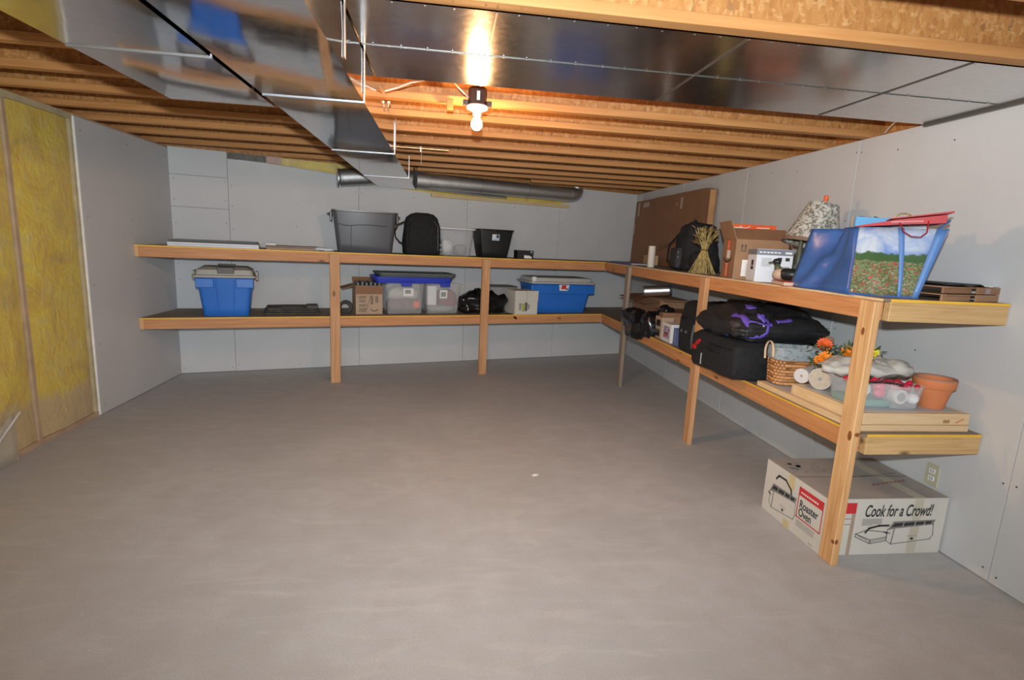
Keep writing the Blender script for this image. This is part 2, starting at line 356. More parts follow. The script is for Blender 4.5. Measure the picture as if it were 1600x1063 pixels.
# left wall
m = MB(); m.prism([(xl(YB)-.12, YB), (xl(YB)-.035, YB), (xl(5.57)-.035, 5.57), (xl(5.57)-.12, 5.57)], 0, TOP-.001); wl = struct(m.build('wall_left', INS))
a0, a1 = 4.262, 5.567
m = MB(); m.prism([(xl(a0)-.0127, a0), (xl(a0), a0), (xl(a1), a1), (xl(a1)-.0127, a1)], .006, 2.185); m.build('drywall_panel', DRY, wl)
m = MB(); m.prism([(xl(a0)-.013, a0-.004), (xl(a0)+.0015, a0-.004), (xl(a0)+.0015, a0+.006), (xl(a0)-.013, a0+.006)], .006, 2.185); m.build('drywall_cut_edge', DRYE, wl)
screws([(xl(y), y, z) for y in (4.32, 4.9, 5.5) for z in (.07, .55, 1.0, 1.5, 2.1)], wl, (1, 0, 0))
m = MB(); m.prism([(xl(a0)-.034, a0), (xl(a0)-.006, a0), (xl(a1)-.006, a1), (xl(a1)-.034, a1)], 2.185, 2.2); m.build('top_plate', STUDP, wl)
PLT = flat('plate_under_plastic', (.50, .42, .26), .6, var=.15)
studs = [4.245]
y = 3.655
while y > YB: studs.append(y); y -= .61
for y in studs:
    m = MB(); m.box(xl(y)-.034, xl(y)-.012, y-.013, y+.013, .036, 2.16); m.build('stud', STUDP if y < 4.2 else PLT, wl)
m = MB(); m.prism([(xl(YB)-.034, YB), (xl(YB)-.010, YB), (xl(a0)-.010, a0), (xl(a0)-.034, a0)], .0, .036); m.build('bottom_plate', STUDP, wl)
m = MB(); m.prism([(xl(YB)-.034, YB), (xl(YB)-.010, YB), (xl(a0)-.010, a0), (xl(a0)-.034, a0)], 2.16, 2.2); m.build('top_plate', PLT, wl)
studs2 = studs+[YB-.2]
for b, a in zip(studs2, studs2[1:]):
    m = MB(); ny, nz = 12, 40; y0, y1 = a+.02, b-.02
    rows = []
    for i in range(nz+1):
        z = .038 + 2.12*i/nz; row = []
        for j in range(ny+1):
            y = y0+(y1-y0)*j/ny; e = math.sin(PI*j/ny)**.5
            row.append((xl(y)-.030+.017*e+.006*noise.noise(Vector((a, y*5, z*4))), y, z))
        rows.append(row)
    m.loft(rows, False, False, closed=False); m.build('insulation_batt', INS, wl, smooth=180)

# back wall in its own frame (u, v, z)
m = MB(); m.box(-1.0, 4.62, .0135, .10, 0, TOP-.001); wb = struct(m.build('wall_back', flat('wall_backing', (.22, .22, .22), .8), None, bk(0, D0, 0), (0, 0, AL)))
m = MB(); m.box(-.05, 3.5, .0131, .0134, 1.9, TOP-.001); m.disp(.0, 1); m.build('insulation_strip', INS, wb)
def panel_back(poly):                       # poly in (u, z)
    m = MB(); n = len(poly)
    a = [m.bm.verts.new((p[0], 0, p[1])) for p in poly]; b = [m.bm.verts.new((p[0], .0127, p[1])) for p in poly]
    m.bm.faces.new(a); m.bm.faces.new(b[::-1])
    for i in range(n): m.bm.faces.new((a[i], a[(i+1) % n], b[(i+1) % n], b[i]))
    m.build('drywall_panel', DRY, wb)
g = .0018
for z0, z1 in ((.006, 1.22), (1.22, 1.655), (1.655, 1.955), (1.955, 2.205)): panel_back([(-.892, z0+g), (-.40-g, z0+g), (-.40-g, z1-g), (-.892, z1-g)])
panel_back([(-.40+g, .006), (.85-g, .006), (.85-g, 2.03), (.72, 2.085), (.28, 2.118), (-.40+g, 2.14)])
panel_back([(.85+g, .006), (2.09-g, .006), (2.09-g, 1.955), (1.6, 1.985), (.85+g, 2.02)])
panel_back([(2.09+g, .006), (3.33-g, .006), (3.33-g, 1.985), (2.7, 1.955), (2.09+g, 1.955)])
panel_back([(3.33+g, .006), (4.51, .006), (4.51, 2.195), (3.52, 2.195), (3.5, 2.02), (3.33+g, 1.99)])
pts = []
for s in (-.43, -.37, .22, .82, .88, 1.45, 2.06, 2.12, 2.7, 3.30, 3.36, 3.95, 4.48, -.86):
    for z in (.06, .5, .95, 1.12, 1.5, 1.72, 1.9): pts.append((s, 0, z+random.uniform(-.03, .03)))
screws(pts, wb, (0, -1, 0))
m = MB(); m.box(-.39, -.05, -.0, .012, 2.15, 2.2); m.build('grey_blocking', flat('weathered_block', (.16, .15, .13), .7, var=.3), wb)
m = MB(); m.box(-.05, .09, -.004, .012, 2.135, 2.2); m.build('pink_paper_strip', flat('pink_paper', (.55, .38, .33), .6), wb)
m = MB(); m.tube([(-.3, -.006, 2.135), (-.05, -.008, 2.128), (.3, -.008, 2.108), (.68, -.008, 2.08)], .008, 6); m.build('vapour_barrier_edge', WHP, wb, smooth=60)

# ---------------------------------------------------------------- metal ceiling pan
pan = thing('metal_ceiling_pan', 'flat galvanised sheet metal pan nailed under the ceiling joists', 'sheet metal', (0, 0, TOP))
xs = [-.35, .145, 1.03, 1.92, XR-.012]; ys = [1.893, 2.312, 2.735]
for xa, xb in zip(xs, xs[1:]):
    for j, (ya, yb) in enumerate(zip(ys, ys[1:])):
        m = MB(); nx, nyy = 10, 6; rows = []
        for i in range(nx+1):
            x = xa+.002+(xb-xa-.004)*i/nx
            rows.append([(x, ya+.001+(yb-ya-.002)*k/nyy, -.003-.0005*math.sin(PI*i/nx)*math.sin(PI*k/nyy)*(1+noise.noise(Vector((xa*3, ya, i*.3))))) for k in range(nyy+1)])
        m.loft(rows, False, False, closed=False)
        m.build('sheet_panel', PAN, pan, smooth=180)
SEAMD = flat('seam_dark_metal', (.16, .16, .15), .4, metal=.6)
for x in xs[1:-1]:
    m = MB(); m.box(x-.0035, x+.0035, 1.893, 2.733, -.0065, -.0045); m.build('seam_strip', SEAMD, pan)
m = MB(); m.box(-.35, XR-.012, 2.3105, 2.3135, -.0055, -.0035); m.build('lap_seam', SEAMD, pan)
m = MB(); m.box(XR-.022, XR-.001, 1.893, 2.735, -.016, -.001); m.build('wall_flashing', SEAMD, pan)
m = MB()
x = -.3
while x < XR-.05:
    for y in (1.897, 2.306):
        m.lathe([(.004, -.0075), (.004, -.006), (.002, -.005)], 6, (x+random.uniform(-.01, .01), y+random.uniform(-.003, .003), 0))
    x += .102
stuff(m.build('nail_heads', CLEAT, pan))

# ---------------------------------------------------------------- ducts
def duct(name, label, x0, x1, y0, yl, yr, ss):
    T = thing(name, label, 'duct', ((x0+x1)/2, y0, 2.0))
    w = (x1-x0)/2; edges = [0]+[s-y0 for s in ss]+[None]
    for a, b in zip(edges, edges[1:]):
        bl, br = (b, b) if b is not None else (yl-y0, yr-y0)
        m = MB(); N = 8; rings = []
        for i in range(N+1):
            f = i/N; e = math.sin(PI*f); c = .0035*e*(1 if len(rings) % 2 else 1)
            l = a+(bl-a)*f; r = a+(br-a)*f
            rings.append([(-w, l, 0), (-w*.5, l*.75+r*.25, -c), (0, (l+r)/2, -c*1.3), (w*.5, l*.25+r*.75, -c), (w, r, 0), (w+c*.6, r, .098), (w, r, .196), (-w, l, .196), (-w-c*.6, l, .098)])
        m.loft(rings); m.build('duct_section', GAL, T, smooth=30)
    for s in ss:
        y = s-y0
        m = MB(); m.box(-w-.004, w+.004, y-.006, y+.006, -.005, .001, b=.002); m.build('drive_cleat', CLEAT, T)
        for sx in (-1, 1):
            m = MB(); m.box(sx*w-.003, sx*w+.003, y-.004, y+.004, -.002, .196, b=.001); m.build('side_cleat', CLEAT, T)
    return T
dA = duct('trunk_duct', 'long rectangular galvanised duct running to the back wall', -.752, -.353, -1.6, 6.13, 6.25, [-.25, 1.07, 2.40, 3.73, 5.10])
dB = duct('branch_duct', 'shorter rectangular galvanised duct left of the long one', -1.200, -.772, -1.6, 2.61, 2.61, [-.6, .68, 1.965])
for y in (2.38, 3.74, 1.95):
    m = MB(); m.box(.2035, .205, y+1.6-.012, y+1.6+.012, .03, .30); m.build('hanger_strap', CLEAT, dA)
# round duct along the back wall and its stub on the other side of the trunk
rd = thing('round_duct', 'dark round metal duct running right along the top of the back wall', 'duct', bk(1.44, 5.975, 2.098), AL)
m = MB(); prof = []
m.tube([(0, 0, 0), (.14, 0, 0)], .098, 24); m.build('collar', RND, rd, smooth=50)
for a, b in ((.14, .75), (.75, 1.35), (1.35, 1.95)):
    m = MB(); m.tube([(a, 0, -.0), (b, 0, 0)], .086, 24); m.build('pipe_section', RND, rd, smooth=50)
    m = MB(); m.tube([(a-.006, 0, 0), (a+.006, 0, 0)], .090, 24); m.build('pipe_joint', CLEAT, rd, smooth=50)
m = MB(); m.tube([(1.95, 0, 0), (1.99, 0, .002), (2.03, .01, .012), (2.06, .03, .03), (2.07, .04, .07)], .088, 24); m.build('elbow', RND, rd, smooth=40)
m = MB(); m.tube([(.14, .01, -.085), (.8, .02, -.10), (1.1, .03, -.10)], .03, 8, flat=.4); m.build('foil_flap', RND, rd, smooth=50)
m = MB(); m.box(.2, 2.0, .06, .10, -.16, -.12); m.disp(.01, 8); m.build('insulation_tuft', INS, rd)
sd_ = thing('duct_stub', 'short ribbed round duct stub left of the trunk duct end', 'duct', bk(.99, 5.96, 2.09), AL)
m = MB(); m.tube([(-.02-.03*i, 0, -.004*i) for i in range(12)], [.088+.004*(i % 2) for i in range(12)], 20); m.build('corrugated_pipe', RND, sd_, smooth=60)
m = MB(); m.tube([(-.36, 0, -.05), (-.375, 0, -.05)], .095, 20); m.build('end_ring', CLEAT, sd_, smooth=50)
# copper rod and clips below the joists
cp = thing('copper_rod', 'thin copper coloured rod under the joists right of the trunk duct', 'pipe', (-.20, 4.60, 2.188))
m = MB(); m.tube([(-.15, 0, 0), (.2, .01, 0)], .008, 8); m.build('rod', COPPER, cp, smooth=60)
m = MB(); m.box(-.03, -.022, -.006, .006, -.03, .012); m.build('clip', CLEAT, cp)
m = MB(); m.tube([(-.02, 0, -.01), (-.022, .02, -.10), (-.02, .03, -.13)], .0015, 5); m.build('wire_end', WIRE, cp)
m = MB(); m.lathe([(.012, 0), (.009, -.01), (.002, -.016), (.0015, -.04), (.006, -.044), (.006, -.052), (.001, -.055)], 10, (-.34, 3.21, 2.2)); tag(m.build('hanging_hook', CLEAT, smooth=50), 'tiny metal hook hanging from a joist beside the trunk duct', 'hook')

# ---------------------------------------------------------------- bare bulb lampholder
lp = thing('ceiling_lamp', 'lit bare bulb in a porcelain holder on a dark junction box', 'lamp', (.145, 3.0, 2.255))
m = MB(); m.lathe([(.047, 0), (.049, -.01), (.049, -.085), (.045, -.09)], 8); jb = m.build('junction_box', JBOX, lp, smooth=30)
for sx in (-1, 1):
    m = MB(); m.box(sx*.062-.014, sx*.062+.014, -.012, .012, -.092, -.062, b=.003); m.build('box_ear', JBOX, jb)
m = MB(); F = Face((-.006, -.0495, -.07), (1, 0, 0), (0, 0, 1)); F.rect(m, 0, .016, 0, .045); m.build('white_label', ORW, jb)
m = MB(); m.lathe([(.055, -.088), (.060, -.094), (.056, -.104), (.036, -.114), (.024, -.122), (.024, -.134), (.016, -.136)], 28); m.build('porcelain_holder', PORC, lp, smooth=40)
m = MB(); m.lathe([(.013, -.128), (.014, -.140), (.020, -.152), (.028, -.168), (.031, -.182), (.028, -.196), (.018, -.208), (.004, -.213)], 24); m.build('bulb', BULB, lp, smooth=180)
m = MB(); m.tube([(-.048, 0, -.05), (-.10, -.05, -.02), (-.15, -.09, .02), (-.2, -.12, .05)], .004, 6); m.build('cable', WIRE, lp)
m = MB(); m.box(-.145-.018, -.145+.018, .04, .065, -.115, -.06, b=.003); tag(m.build('wood_block', wood('block', 2, (.5, .2, .06), (.3, .1, .03), False), None, (.145, 3.03, 2.27)), 'small dark wood block on the joist left of the lit bulb', 'block')
m = MB(); m.tube([(-.33, 2.95, 2.19), (-.27, 2.93, 2.205), (-.20, 2.86, 2.215), (-.12, 2.80, 2.22)], .004, 6); tag(m.build('cable_run', WIRE), 'pale cable crossing between duct corner and metal pan', 'cable')

# ---------------------------------------------------------------- shelving
def lumber(name, x0, x1, y0, y1, z0, z1, mat, parent, label=None, b=.003):
    cx, cy_, cz = (x0+x1)/2, (y0+y1)/2, (z0+z1)/2
    m = MB(); m.box(x0-cx, x1-cx, y0-cy_, y1-cy_, z0-cz, z1-cz, b=b); o = m.build(name, mat, parent, (cx, cy_, cz))
    if label: o['label'] = label
    return o
SB = thing('back_shelving_unit', 'two level wooden shelving unit along the back wall', 'shelf', bk(0, D0, 0), AL)
dpt = D0-VF
def uleft(v): return (-2.615+Uy*v)/Ux
for z, yv in ((Z1, 1), (Z2, 1)):
    m = MB(); m.prism([(uleft(VF)+.004, -dpt), (3.645, -dpt), (4.50, -.004), (uleft(D0)+.006, -.004)], z-.012, z); m.build('shelf_board', PLY, SB)
    m = MB(); m.box(uleft(VF)+.004, 3.645, -dpt-.0015, -dpt+.001, z-.013, z-.0003); m.build('yellow_front_edge', YEL, SB)
    lumber('front_rail', uleft(VF)+.035, 3.643, -dpt, -dpt+.038, z-.101, z-.012, WX, SB)
    lumber('back_rail', uleft(D0)+.01, 4.45, -.044, -.004, z-.101, z-.012, WX, SB)
    lumber('end_rail', uleft(VF)+.004, uleft(VF)+.036, -dpt-.004, -dpt+.05, z-.101, z-.012, WZ, SB)
    for u in (0., 1.22, 2.44): lumber('cross_rail', u, u+.038, -dpt+.04, -.046, z-.101, z-.012, WY, SB)
lumber('post', .482, .574, -dpt-.039, -dpt-.001, 0, Z1-.014, WZO, SB)
lumber('post', 2.052, 2.140, -dpt-.039, -dpt-.001, 0, Z1-.014, WZO, SB)
SR = thing('right_shelving_unit', 'two level wooden shelving unit along the right wall', 'shelf', (XR, YE, 0))
dx = XF-XR
for z in (Z1, Z2):
    m = MB(); m.prism([(dx, 0), (-.004, 0), (-.004, 5.02), (dx, 6.262-YE-.002)], z-.012, z); m.build('shelf_board', PLY, SR)
    m = MB(); m.box(dx+.036, -.004, -.0015, .001, z-.013, z-.0003); m.build('yellow_end_edge', YEL, SR)
    m = MB(); m.box(dx-.0015, dx+.001, 0, 6.25-YE, z-.012, z-.0006); m.build('front_edge', (WXPF if z == Z1 else YEL), SR)
    lumber('front_rail', dx, dx+.038, .036, 6.259-YE, z-.101, z-.012, WY, SR)
    lumber('end_rail', dx+.038, -.004, 0, .038, z-.101, z-.012, WXP, SR)
    lumber('back_rail', -.042, -.004, .05, 4.9, z-.101, z-.012, WY, SR)
    for y in (1.2, 2.4, 3.6): lumber('cross_rail', dx+.04, -.044, y, y+.038, z-.101, z-.012, WX, SR)
lumber('post', dx-.038, dx-.0016, 0, .089, 0, Z1-.013, WZ, SR)
lumber('post', dx-.038, dx-.0016, 3.665-YE, 3.754-YE, 0, Z1-.013, WZO, SR)
lumber('post', dx-.038, dx-.0016, 5.33-YE, 5.42-YE, 0, Z1-.013, WGZ, SR, 'weathered grey post near the corner')

KN = flat('knot_brown', (.26, .085, .025), .5, var=.5, nsc=200)
m = MB(); Fk = Face((dx-.038, .089, 0), (0, -1, 0), (0, 0, 1)); Fn = Face((dx-.038, 0, 0), (1, 0, 0), (0, 0, 1))
for F_, kx, kz, ra, rb in ((Fk, .046, 1.142, .010, .018), (Fk, .072, .655, .012, .024), (Fn, .022, .665, .014, .010), (Fn, .010, .125, .009, .013), (Fk, .078, .122, .011, .010)):
    m = MB(); F_.poly(m, [(kx+ra*math.cos(a), kz+rb*math.sin(a)) for a in [2*PI*i/14 for i in range(14)]], .0008); m.build('knot', KN, SR)
# ---------------------------------------------------------------- generic containers
def tub(T, name, mat, w0, d0, w1, d1, h, r=.03, th=.004, rim=.012, closed=False, n=5):
    m = MB(); rings = []
    for i in range(6):
        f = i/5; rings.append(rr(w0+(w1-w0)*f, d0+(d1-d0)*f, r, h*f*.96, n=n))
    rings[0] = rr(w0-.01, d0-.01, r, 0, n=n); rings.insert(1, rr(w0, d0, r, .006, n=n))
    rings += [rr(w1+rim, d1+rim, r, h*.962, n=n), rr(w1+rim*2, d1+rim*2, r, h*.97, n=n), rr(w1+rim*2, d1+rim*2, r, h, n=n)]
    if closed: m.loft(rings)
    else:
        rings += [rr(w1-th*2, d1-th*2, r, h, n=n), rr(w0-th*2, d0-th*2, r, th, n=n)]; m.loft(rings)
    return m.build(name, mat, T, smooth=35)
def lidmesh(T, name, mat, w, d, z0, h, r=.035, crown=.0, loc=(0, 0, 0), rot=(0, 0, 0)):
    m = MB(); m.loft([rr(w-.01, d-.01, r, z0), rr(w, d, r, z0+.004), rr(w, d, r, z0+h*.8), rr(w-.012, d-.012, r, z0+h), rr(w-.06, d-.06, r, z0+h+crown*.2), rr(w-.075, d-.075, r, z0+h+crown)])
    return m.build(name, mat, T, smooth=35, loc=loc, rot=rot)
def blob(name, mat, parent, w, d, h, seed=0, amp=.03, freq=6, loc=(0, 0, 0), rot=(0, 0, 0), seg=20, power=.7, base=0.):
    """soft sack: flattened superellipsoid resting on z = 0"""
    m = MB(); rings = []; N = seg
    for i in range(1, N):
        a = -PI/2+PI*i/N; z = math.copysign(abs(math.sin(a))**power, math.sin(a)); c = math.cos(a)**power
        rings.append([Vector((w/2*c*math.copysign(abs(math.cos(b))**power, math.cos(b)), d/2*c*math.copysign(abs(math.sin(b))**power, math.sin(b)), h/2+z*h/2)) for b in [2*PI*k/(N*2) for k in range(N*2)]])
    m.loft(rings); m.disp(amp, freq, seed)
    for v in m.bm.verts:
        if v.co.z < base: v.co.z = base
    return m.build(name, mat, parent, loc, rot, smooth=60)

# ---- back shelf, top board -------------------------------------------------
def BK(name, label, cat, u, v, z, rz=0, group=None): return thing(name, label, cat, bk(u, v, z), AL+rz, group)
T = BK('white_board', 'stack of white edged boards lying at the left end of the top shelf', 'board', -.49, 5.72, Z1)
m = MB(); m.box(-.36, .36, -.24, .24, 0, .016, b=.002); m.build('board', WHB, T)
m = MB(); m.box(-.36, .36, -.24, .24, .018, .034, b=.002); m.build('board', WHB, T, (0, 0, 0))
T = BK('framed_picture', 'dark framed sheet lying on top of the white boards', 'frame', -.49, 5.72, Z1+.0345, .01)
m = MB(); m.box(-.34, .355, -.22, .23, 0, .012, b=.002); m.build('frame', LIDD, T)
m = MB(); m.box(-.36, .345, -.23, .21, .014, .022, b=.002); m.build('glass_sheet', GRL, T, rot=(0, -.004, 0))
T = BK('flat_cardboard', 'thin brown flat panels lying left of the dark grey tote', 'cardboard', .18, 5.76, Z1)
m = MB(); m.box(-.25, .25, -.2, .2, 0, .018, b=.001); m.build('panel', CARDL, T)
m = MB(); m.box(-.255, .23, -.2, .2, .020, .034, b=.001); m.build('panel', card('taupe_card', (.30, .22, .19)), T)
T = BK('white_foam_strip', 'small white foam strip on the brown flat panels', 'strip', -.03, 5.64, Z1+.0345)
m = MB(); m.box(-.045, .045, -.04, .04, 0, .022, b=.006); m.build('strip', WHP, T, smooth=40)
T = BK('plastic_wrap', 'crumpled clear plastic wrap against the dark grey tote', 'plastic wrap', .445, 5.51, Z1)
blob('film', flat('shiny_film', (.62, .66, .72), .1, var=.2, nsc=30), T, .18, .08, .035, 4, .012, 25)
T = BK('dark_grey_tote', 'large dark grey open storage tote on the top back shelf', 'tote', .855, 5.73, Z1, -.10)
tub(T, 'body', GREYT, .53, .36, .62, .43, .41, .045, .005, .012)
for sx in (-1, 1):
    m = MB(); m.tube([(sx*.31, -.075, .36), (sx*.345, -.07, .37), (sx*.355, 0, .372), (sx*.345, .07, .37), (sx*.31, .075, .36)], .010, 8); m.build('handle', GREYT, T, smooth=50)
    m = MB(); m.box(sx*.325-.012, sx*.325+.012, -.10, .10, .30, .39, b=.008); m.build('rim_lug', GREYT, T)
m = MB(); m.tube([(-.255, -.207, .275), (-.20, -.2085, .262), (-.13, -.2085, .262), (-.06, -.2085, .272), (.06, -.2085, .275), (.22, -.2075, .270)], .004, 6); m.tube([(-.135, -.2075, .262), (-.14, -.19, .01)], .003, 6); m.build('moulded_ridge', GREYT, T, smooth=60)
T = BK('black_laptop_bag', 'black fabric bag standing on end right of the dark grey tote', 'bag', 1.44, 5.66, Z1)
m = MB(); m.loft([rr(.34, .15, .05, .0), rr(.385, .18, .05, .02), rr(.39, .19, .05, .15), rr(.37, .18, .05, .30), rr(.33, .16, .05, .385), rr(.24, .12, .045, .425), rr(.12, .08, .03, .435)]); m.sub(2); m.disp(.007, 12); m.build('body', BLACKC, T, smooth=60)
m = MB(); m.tube([(-.19, -.02, .335), (-.26, -.02, .30), (-.29, -.02, .235), (-.28, -.02, .17), (-.24, -.02, .125), (-.18, -.02, .10)], .014, 8, flat=.5); m.build('handle', BLACKC, T, smooth=60)
m = MB(); m.tube([(-.15, -.099, .05), (-.155, -.1, .30), (-.1, -.095, .36), (.1, -.095, .36), (.15, -.1, .3), (.155, -.1, .05)], .004, 5); m.build('zipper', BLACKP, T)
for z in (.10, .05):
    m = MB(); m.box(.175, .19, -.10, -.08, z, z+.02, b=.002); m.build('buckle', CLEAT, T)
T = BK('clear_bin_white_lid', 'clear plastic bin with white rim beside the black bag', 'bin', 1.835, 5.79, Z1)
tub(T, 'body', CLR, .33, .28, .39, .33, .29, .04, .003, .006)
lidmesh(T, 'lid', WHP, .425, .355, .285, .018)
blob('white_contents', WHP, T, .13, .16, .17, 3, .02, 12, (-.08, -.02, .008)); blob('grey_contents', flat('grey_bag', (.30, .30, .31), .6), T, .14, .16, .12, 9, .02, 12, (.07, -.02, .008))
T = BK('black_bin', 'black tapered plastic bin with a small label on the top shelf', 'bin', 2.255, 5.68, Z1, -.07)
tub(T, 'body', BLACKP, .29, .27, .385, .35, .305, .02, .004, .008)
lidmesh(T, 'lid', BLACKP, .415, .38, .298, .012)
F = Face((-.05, -.1555, .19), (1, 0, 0), (0, -.13, 1)); m = MB(); F.rect(m, 0, .085, 0, .068, .008); F.rect(m, .004, .04, .02, .064, .0085, 1); F.rect(m, .05, .078, .03, .062, .0085, 2); m.build('label_sticker', [flat('pale_blue_label', (.45, .60, .72), .5), WHP, INK], T)
T = BK('small_black_box', 'small black box with white print right of the black bin', 'box', 2.605, 5.56, Z1, -.12)
m = MB(); m.box(-.095, .095, -.07, .07, 0, .085, b=.002); m.build('body', BLACKP, T)
m = MB(); m.box(-.097, .097, -.072, .072, .072, .096, b=.002); m.build('lid', BLACKP, T)
F = Face((-.095, -.0705, 0), (1, 0, 0), (0, 0, 1)); m = MB(); F.poly(m, [(.08, .008), (.17, .008), (.17, .032), (.15, .03), (.14, .044), (.125, .034), (.11, .046), (.095, .036), (.08, .05)]); F.rect(m, .155, .175, .074, .084, .003); m.build('printed_white_mark', ORW, T)

# ---- back shelf, lower board ------------------------------------------------
T = BK('blue_tote_grey_lid', 'bright blue tote with tall grey lid left on lower back shelf', 'tote', -.42, 5.66, Z2)
tub(T, 'body', BLUET, .375, .30, .46, .37, .365, .04, .004, .006)
m = MB()
for x in (-.075, .075): m.tube([(x, -.187, .34), (x*.93, -.178, .20), (x*.8, -.155, .02)], .003, 6)
m.build('moulded_rib', BLUET, T, smooth=60)
for x0, x1 in ((-.235, -.09), (.09, .235)):
    m = MB(); m.box(x0, x1, -.196, -.155, .265, .35, b=.006); m.build('shoulder_panel', BLUET, T)
m = MB(); m.loft([rr(.50, .40, .03, .355), rr(.52, .42, .03, .362), rr(.52, .42, .03, .376), rr(.475, .37, .03, .382), rr(.455, .35, .03, .425), rr(.37, .24, .03, .452), rr(.35, .22, .03, .452)]); m.build('lid', LIDG, T, smooth=30)
m = MB(); m.box(-.06, .08, -.183, -.10, .385, .452, b=.008); m.build('lid_recess', LIDD, T)
m = MB(); m.tube([(-.06, -.03, .45), (-.06, -.03, .465), (.08, -.03, .465), (.08, -.03, .45)], .01, 8); m.build('handle', LIDD, T, smooth=50)
for sx in (-1, 1):
    m = MB(); m.box(sx*.26-.012, sx*.26+.012, -.06, .06, .33, .41, b=.006); m.build('latch', LIDG, T)
T = BK('folded_mat', 'folded dark grey mat on lower shelf right of blue tote', 'mat', .15, 5.72, Z2)
MATM = flat('dark_mat', (.085, .08, .072), .85, var=.3, nsc=25, bump=.4)
for i, (w, z) in enumerate(((.52, 0), (.50, .022), (.47, .044))):
    m = MB(); m.loft([rr(w-.01, .28, .03, z), rr(w, .30, .03, z+.006), rr(w, .30, .03, z+.016), rr(w-.01, .28, .03, z+.021)]); m.sub(1); m.disp(.007, 7, i); m.build('fold', MATM, T, smooth=60)
m = MB(); m.tube([(-.09, -.11, .068), (0, -.12, .07), (.06, -.11, .068)], .012, 8, flat=.4); m.build('pale_trim', flat('grey_trim', (.16, .15, .13), .8), T, smooth=60)
m = MB(); m.box(.13, .24, -.14, .05, .062, .085, b=.008); m.disp(.004, 20); m.build('folded_corner', flat('grey_cloth', (.12, .115, .10), .85, var=.3), T)
T = BK('hose_coil', 'small dark ribbed hose coil beside the printed carton', 'hose', .655, 5.66, Z2)
for i in range(3):
    m = MB(); R = .058-.004*i
    m.tube([(R*math.cos(a), -.03+.03*i, R+.012+R*math.sin(a)) for a in [2*PI*k/20 for k in range(20)]], .013, 8, closed=True); m.build('coil_loop', [flat('hose_dark', (.05, .05, .045), .6), flat('hose_grey', (.22, .22, .20), .5), flat('hose_dark2', (.06, .06, .055), .6)][i], T, smooth=60)
T = BK('open_carton', 'open cardboard carton with a curved arrow print on lower shelf', 'carton', .88, 5.70, Z2)
def cardbox(T, w, d, h, mat, th=.004, top=True, name='body'):
    m = MB()
    m.box(-w/2, w/2, -d/2, -d/2+th, 0, h); m.box(-w/2, w/2, d/2-th, d/2, 0, h); m.box(-w/2, -w/2+th, -d/2+th, d/2-th, 0, h); m.box(w/2-th, w/2, -d/2+th, d/2-th, 0, h); m.box(-w/2+th, w/2-th, -d/2+th, d/2-th, 0, th)
    return m.build(name, mat, T)
def flap(T, p0, ax, out, w, L, ang, mat, name='flap', th=.004):
    """flap hinged on the edge through p0 along ax; out = outward normal; ang 0 is upright"""
    ax = Vector(ax).normalized(); out = Vector(out).normalized(); d = (Vector((0, 0, 1))*math.cos(ang)+out*math.sin(ang)).normalized(); nn = ax.cross(d)
    m = MB(); p0 = Vector(p0)
    q = [p0-ax*w/2, p0+ax*w/2, p0+ax*w/2+d*L, p0-ax*w/2+d*L]
    a = [m.bm.verts.new(p) for p in q]; b = [m.bm.verts.new(p+nn*th) for p in q]
    m.bm.faces.new(a); m.bm.faces.new(b[::-1])
    for i in range(4): m.bm.faces.new((a[i], b[i], b[(i+1) % 4], a[(i+1) % 4]))
    return m.build(name, mat, T)
cardbox(T, .27, .27, .295, CARDL)
m = MB(); F = Face((-.135, -.135, 0), (1, 0, 0), (0, 0, 1)); F.rect(m, .002, .268, .208, .294); m.build('brown_band', CARDD, T)
m = MB()
for y in (.18, .165, .14, .125, .095, .08, .055, .04, .025): F.rect(m, .03, .09+.02*random.random(), y, y+.006)
for x in (.15, .165, .20, .215): F.rect(m, x, x+.008, .12, .19)
F.line(m, [(.155+.035*math.cos(a)+.03, .055+.022*math.sin(a)) for a in [PI*1.08+PI*.84*i/10 for i in range(11)]], .008); F.line(m, [(.10, .03), (.15, .19)], .004)
F.poly(m, [(.155, .125), (.175, .11), (.16, .10), (.15, .115)])
m.build('printed_marks', flat('brown_ink', (.10, .06, .045), .6), T)
flap(T, (-.135, 0, .295), (0, 1, 0), (-1, 0, 0), .26, .135, 1.30+.55, CARD)
flap(T, (0, .135, .295), (1, 0, 0), (0, 1, 0), .26, .10, .9, CARD); flap(T, (.135, 0, .295), (0, -1, 0), (1, 0, 0), .2, .09, .35, CARD)
m = MB()
for i in range(6): m.box(-.12+.043*i, -.095+.043*i, -.11, .12, .27, .325+.008*(i % 2), b=.004)
m.build('dark_contents', GRL, T)
def clearbin(name, label, u, w0, w1, stuff_fn, v=5.72):
    T = BK(name, label, 'bin', u, v, Z2)
    tub(T, 'body', CLR, w0, .30, w1, .34, .325, .03, .003, .006); stuff_fn(T); return T
def c1(T):
    blob('white_cloth', WHC, T, .33, .25, .16, 2, .02, 9, (-.0, .0, .13)); blob('grey_cloth', flat('grey_purple', (.16, .12, .12), .8, var=.3), T, .34, .26, .17, 5, .015, 9, (0, -.01, .006)); blob('orange_ball', ORG, T, .085, .085, .09, 1, .004, 9, (.12, -.105, .05))
    F = Face((-.03, -.17, .19), (1, 0, 0), (0, -.1, 1)); m = MB(); F.rect(m, 0, .11, 0, .085, .007); F.rect(m, .02, .08, .03, .07, .0075, 1); m.build('label_sticker', [WHP, INKG], T)
clearbin('clear_bin', 'clear bin holding white cloth and an orange ball under blue lid', 1.255, .37, .41, c1)
